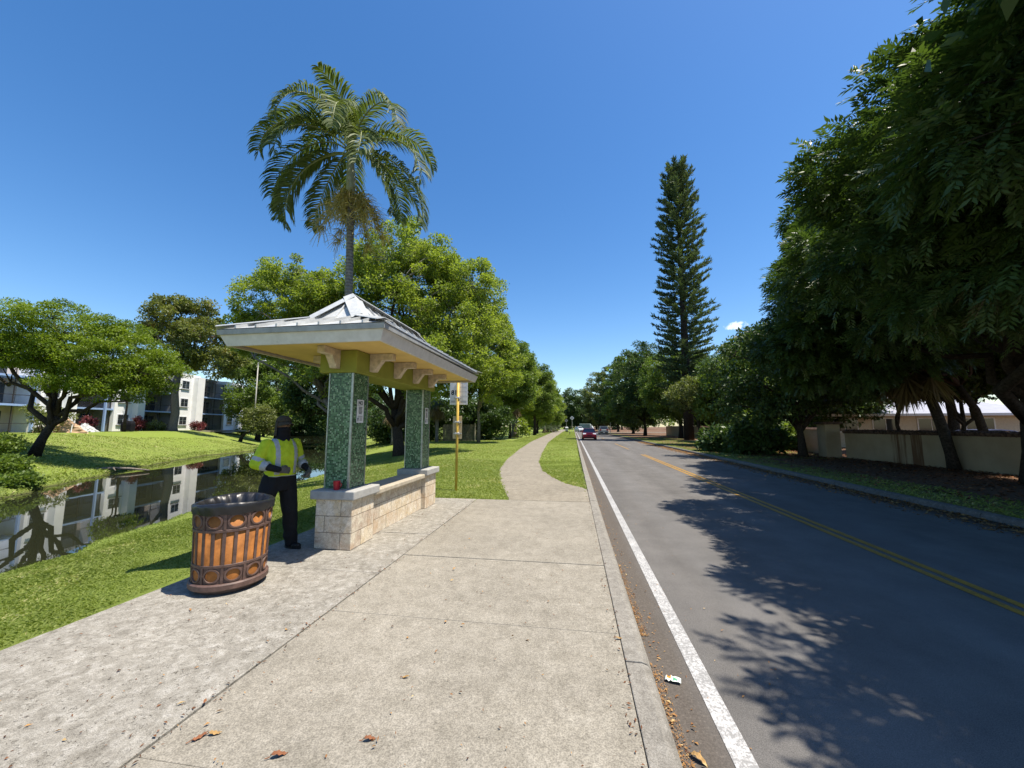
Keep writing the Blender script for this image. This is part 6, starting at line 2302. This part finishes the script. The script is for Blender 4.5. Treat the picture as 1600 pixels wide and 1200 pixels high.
tree("street_tree", "small olive green tree with a thin dark trunk at the foot of the tall pine", (11.2, 37, 0), [(0, 0, -.3), (.05, 0, .9), (-.05, 0, 1.7), (-.1, 0, 2.5)], .16,
     [(-.3, 0, 4.4, 2.3, 2, 1.7), (.8, 0, 4.0, 1.5, 1.4, 1.2)], 120, .5, 100, .2, .10, "lf_olive", seed=79, limbs=7)
# Norfolk Island pine: whorled branches with upswept tufts
rng = np.random.default_rng(5)
pn_ = thing("norfolk_pine", "very tall narrow pine with whorled upswept branches right of the road", "pine tree", (13.9, 50, -.05))
HP = 35.5
MB().tube([(0, 0, -.2), (.02, 0, 8), (.05, 0, 18), (0, 0, 28), (-.12, 0, HP)], [.62, .5, .36, .2, .05], 10).build("trunk", M["bark_dark"], pn_, smooth=True)
mb = MB()
Ps, Ds, Ls, ti = [], [], [], []
z = 4.6
wi = 0
while z < HP - .4:
    t = (z - 4.6) / (HP - 4.6)
    ln = float(np.interp(t, [0, .15, .35, .6, .8, .93, 1], [2.9, 3.3, 3.7, 3.4, 2.9, 2.3, 1.3])) * (.85 + .25 * rng.random())
    nb = 6
    a0 = rng.random() * 2 * PI
    for k in range(nb):
        a = a0 + 2 * PI * k / nb + rng.normal() * .09
        l_ = ln * (.62 + .52 * rng.random())
        el = .05 + .75 * t ** 2.2 + rng.normal() * .05
        d = np.array([math.cos(a) * math.cos(el), math.sin(a) * math.cos(el), math.sin(el)])
        pts = [np.array([0, 0, z]) + d * l_ * u + np.array([0, 0, -.22 * l_ * u * (1 - u) * 1.6]) for u in np.linspace(0, 1, 6)]
        mb.tube([tuple(p) for p in pts], [.055, .045, .04, .03, .022, .012], 5, caps=False)
        for u in np.linspace(.30, 1.0, 9):
            p = np.array([0, 0, z]) + d * l_ * u + np.array([0, 0, -.22 * l_ * u * (1 - u) * 1.6])
            sd_ = np.array([-math.sin(a), math.cos(a), 0])
            m_ = 13
            dirs = unit(d * .45 + rng.normal(size=(m_, 1)) * sd_ * .75 + np.array([0, 0, .55]) + rng.normal(size=(m_, 3)) * .22)
            Ps.append(p + rng.normal(size=(m_, 3)) * .07); Ds.append(dirs)
            Ls.append((.34 + .30 * rng.random(m_)) * (.75 + .35 * u)); ti.append(np.clip(rng.random() * .5 + rng.random(m_) * .5, 0, 1))
    z += .55 + .12 * rng.random() - .1 * t
    wi += 1
P, D, L = np.concatenate(Ps), np.concatenate(Ds), np.concatenate(Ls)
V, Fq = leaf_quads(P, D, unit(rng.normal(size=P.shape)), L, .13)
mb.build("branches", M["bark_dark"], pn_, smooth=True)
np_mesh("needles", V, Fq, M["lf_pine"], pn_, np.concatenate(ti))

R_ROW = [
    (15.0, 58, .3, 5.0, 2.2, 13.5, "lf_mid", 111, "broad green tree behind the tall pine on its left side"),
    (12.6, 72, .3, 5.2, 1.6, 17.0, "lf_dark", 112, "tall dark green tree left of the tall pine, nearest of the avenue"),
    (13.2, 90, .3, 5.8, 1.2, 18.5, "lf_mid", 113, "green avenue tree beyond the grey vehicle"),
    (13.0, 118, .35, 6.5, .8, 21.0, "lf_dark", 114, "dark avenue tree by the side street"),
    (9.8, 142, .35, 6.0, .8, 21.5, "lf_olive", 115, "olive avenue tree closing the view beside the far road"),
    (17.8, 44, .25, 4.4, 2.0, 9.6, "lf_dark", 116, "dark tree over the set back garden wall right of the pine"),
    (20.5, 36, .25, 4.2, 1.6, 8.6, "lf_dark", 117, "dark tree behind the set back garden wall, right of the rounded tree"),
    (22.0, 26.5, .25, 3.6, 3.4, 9.4, "lf_dark", 118, "dark tree between the garden wall and the pale roofed house"),
    (27.5, 24.5, .25, 3.8, 3.8, 9.8, "lf_mid", 119, "green tree in front of the pale roofed house at far right"),
    (22.0, 66, .3, 6.0, 1.0, 13.0, "lf_dark", 120, "dark tree far behind the garden wall")]
for i, (x, y, r, w, z0, z1, mt, sd_, lb) in enumerate(R_ROW):
    zc, hh = (z0 + z1) / 2, (z1 - z0) / 2
    far = y > 80
    tree("avenue_tree", lb, (x, y, -.05), [(0, 0, -.3), (.1, 0, z0 * .6 + .3), (0, .1, z0 + .8), (.1, 0, z0 + 2)], r,
         [(0, 0, zc, w, w, hh), (-w * .45, -.6, zc - hh * .4, w * .65, w * .7, hh * .5), (w * .35, .3, zc + hh * .3, w * .6, w * .6, hh * .6), (w * .4, -.5, zc - hh * .45, w * .6, w * .6, hh * .45)],
         300, .85, 150 if not far else 110, .27 if not far else .44, .15 if not far else .24, mt, seed=sd_, group="avenue trees on the right", limbs=6)
# trees that close the far end of the road
for i, (x, y, w, z1, mt) in enumerate(((1.5, 205, 9, 22, "lf_dark"), (-8, 215, 9, 19, "lf_dark"), (12, 210, 10, 25, "lf_olive"), (-17, 190, 9, 18, "lf_mid"), (24, 200, 10, 22, "lf_dark"))):
    tree("distant_tree", ["dark distant tree straight ahead where the road bends", "dark distant tree just left of the road's end", "grey green distant tree, tallest at the road's end", "mid green distant tree far left of the road's end", "dark distant tree right of the road's end"][i],
         (x, y, -.1), [(0, 0, -.3), (0, 0, 2), (0, 0, 4), (0, 0, 6)], .4, [(0, 0, z1 * .52, w, w * .8, z1 * .48), (-w * .4, 0, z1 * .3, w * .7, w * .6, z1 * .3), (w * .4, 0, z1 * .35, w * .7, w * .6, z1 * .35)],
         170, 1.7, 90, .8, .42, mt, seed=130 + i, group="distant trees at the road's end", limbs=6)
# far-off wood that reads as one mass along the horizon
rng = np.random.default_rng(77)
n = 420
px_ = np.concatenate([rng.uniform(-330, -110, 170), rng.uniform(-110, -20, 80), rng.uniform(20, 330, 170)])
py_ = np.concatenate([rng.uniform(170, 260, 170), rng.uniform(240, 290, 80), rng.uniform(190, 300, 170)])
C = np.stack([px_, py_, 3 + 8 * rng.random(n)], 1)
V, Fq, t = crown_leaves(C, rng, 4.5, 70, 1.8, 1.0)
kind(np_mesh("far_woodland", V, Fq, M["lf_mid"], None, t), "stuff")
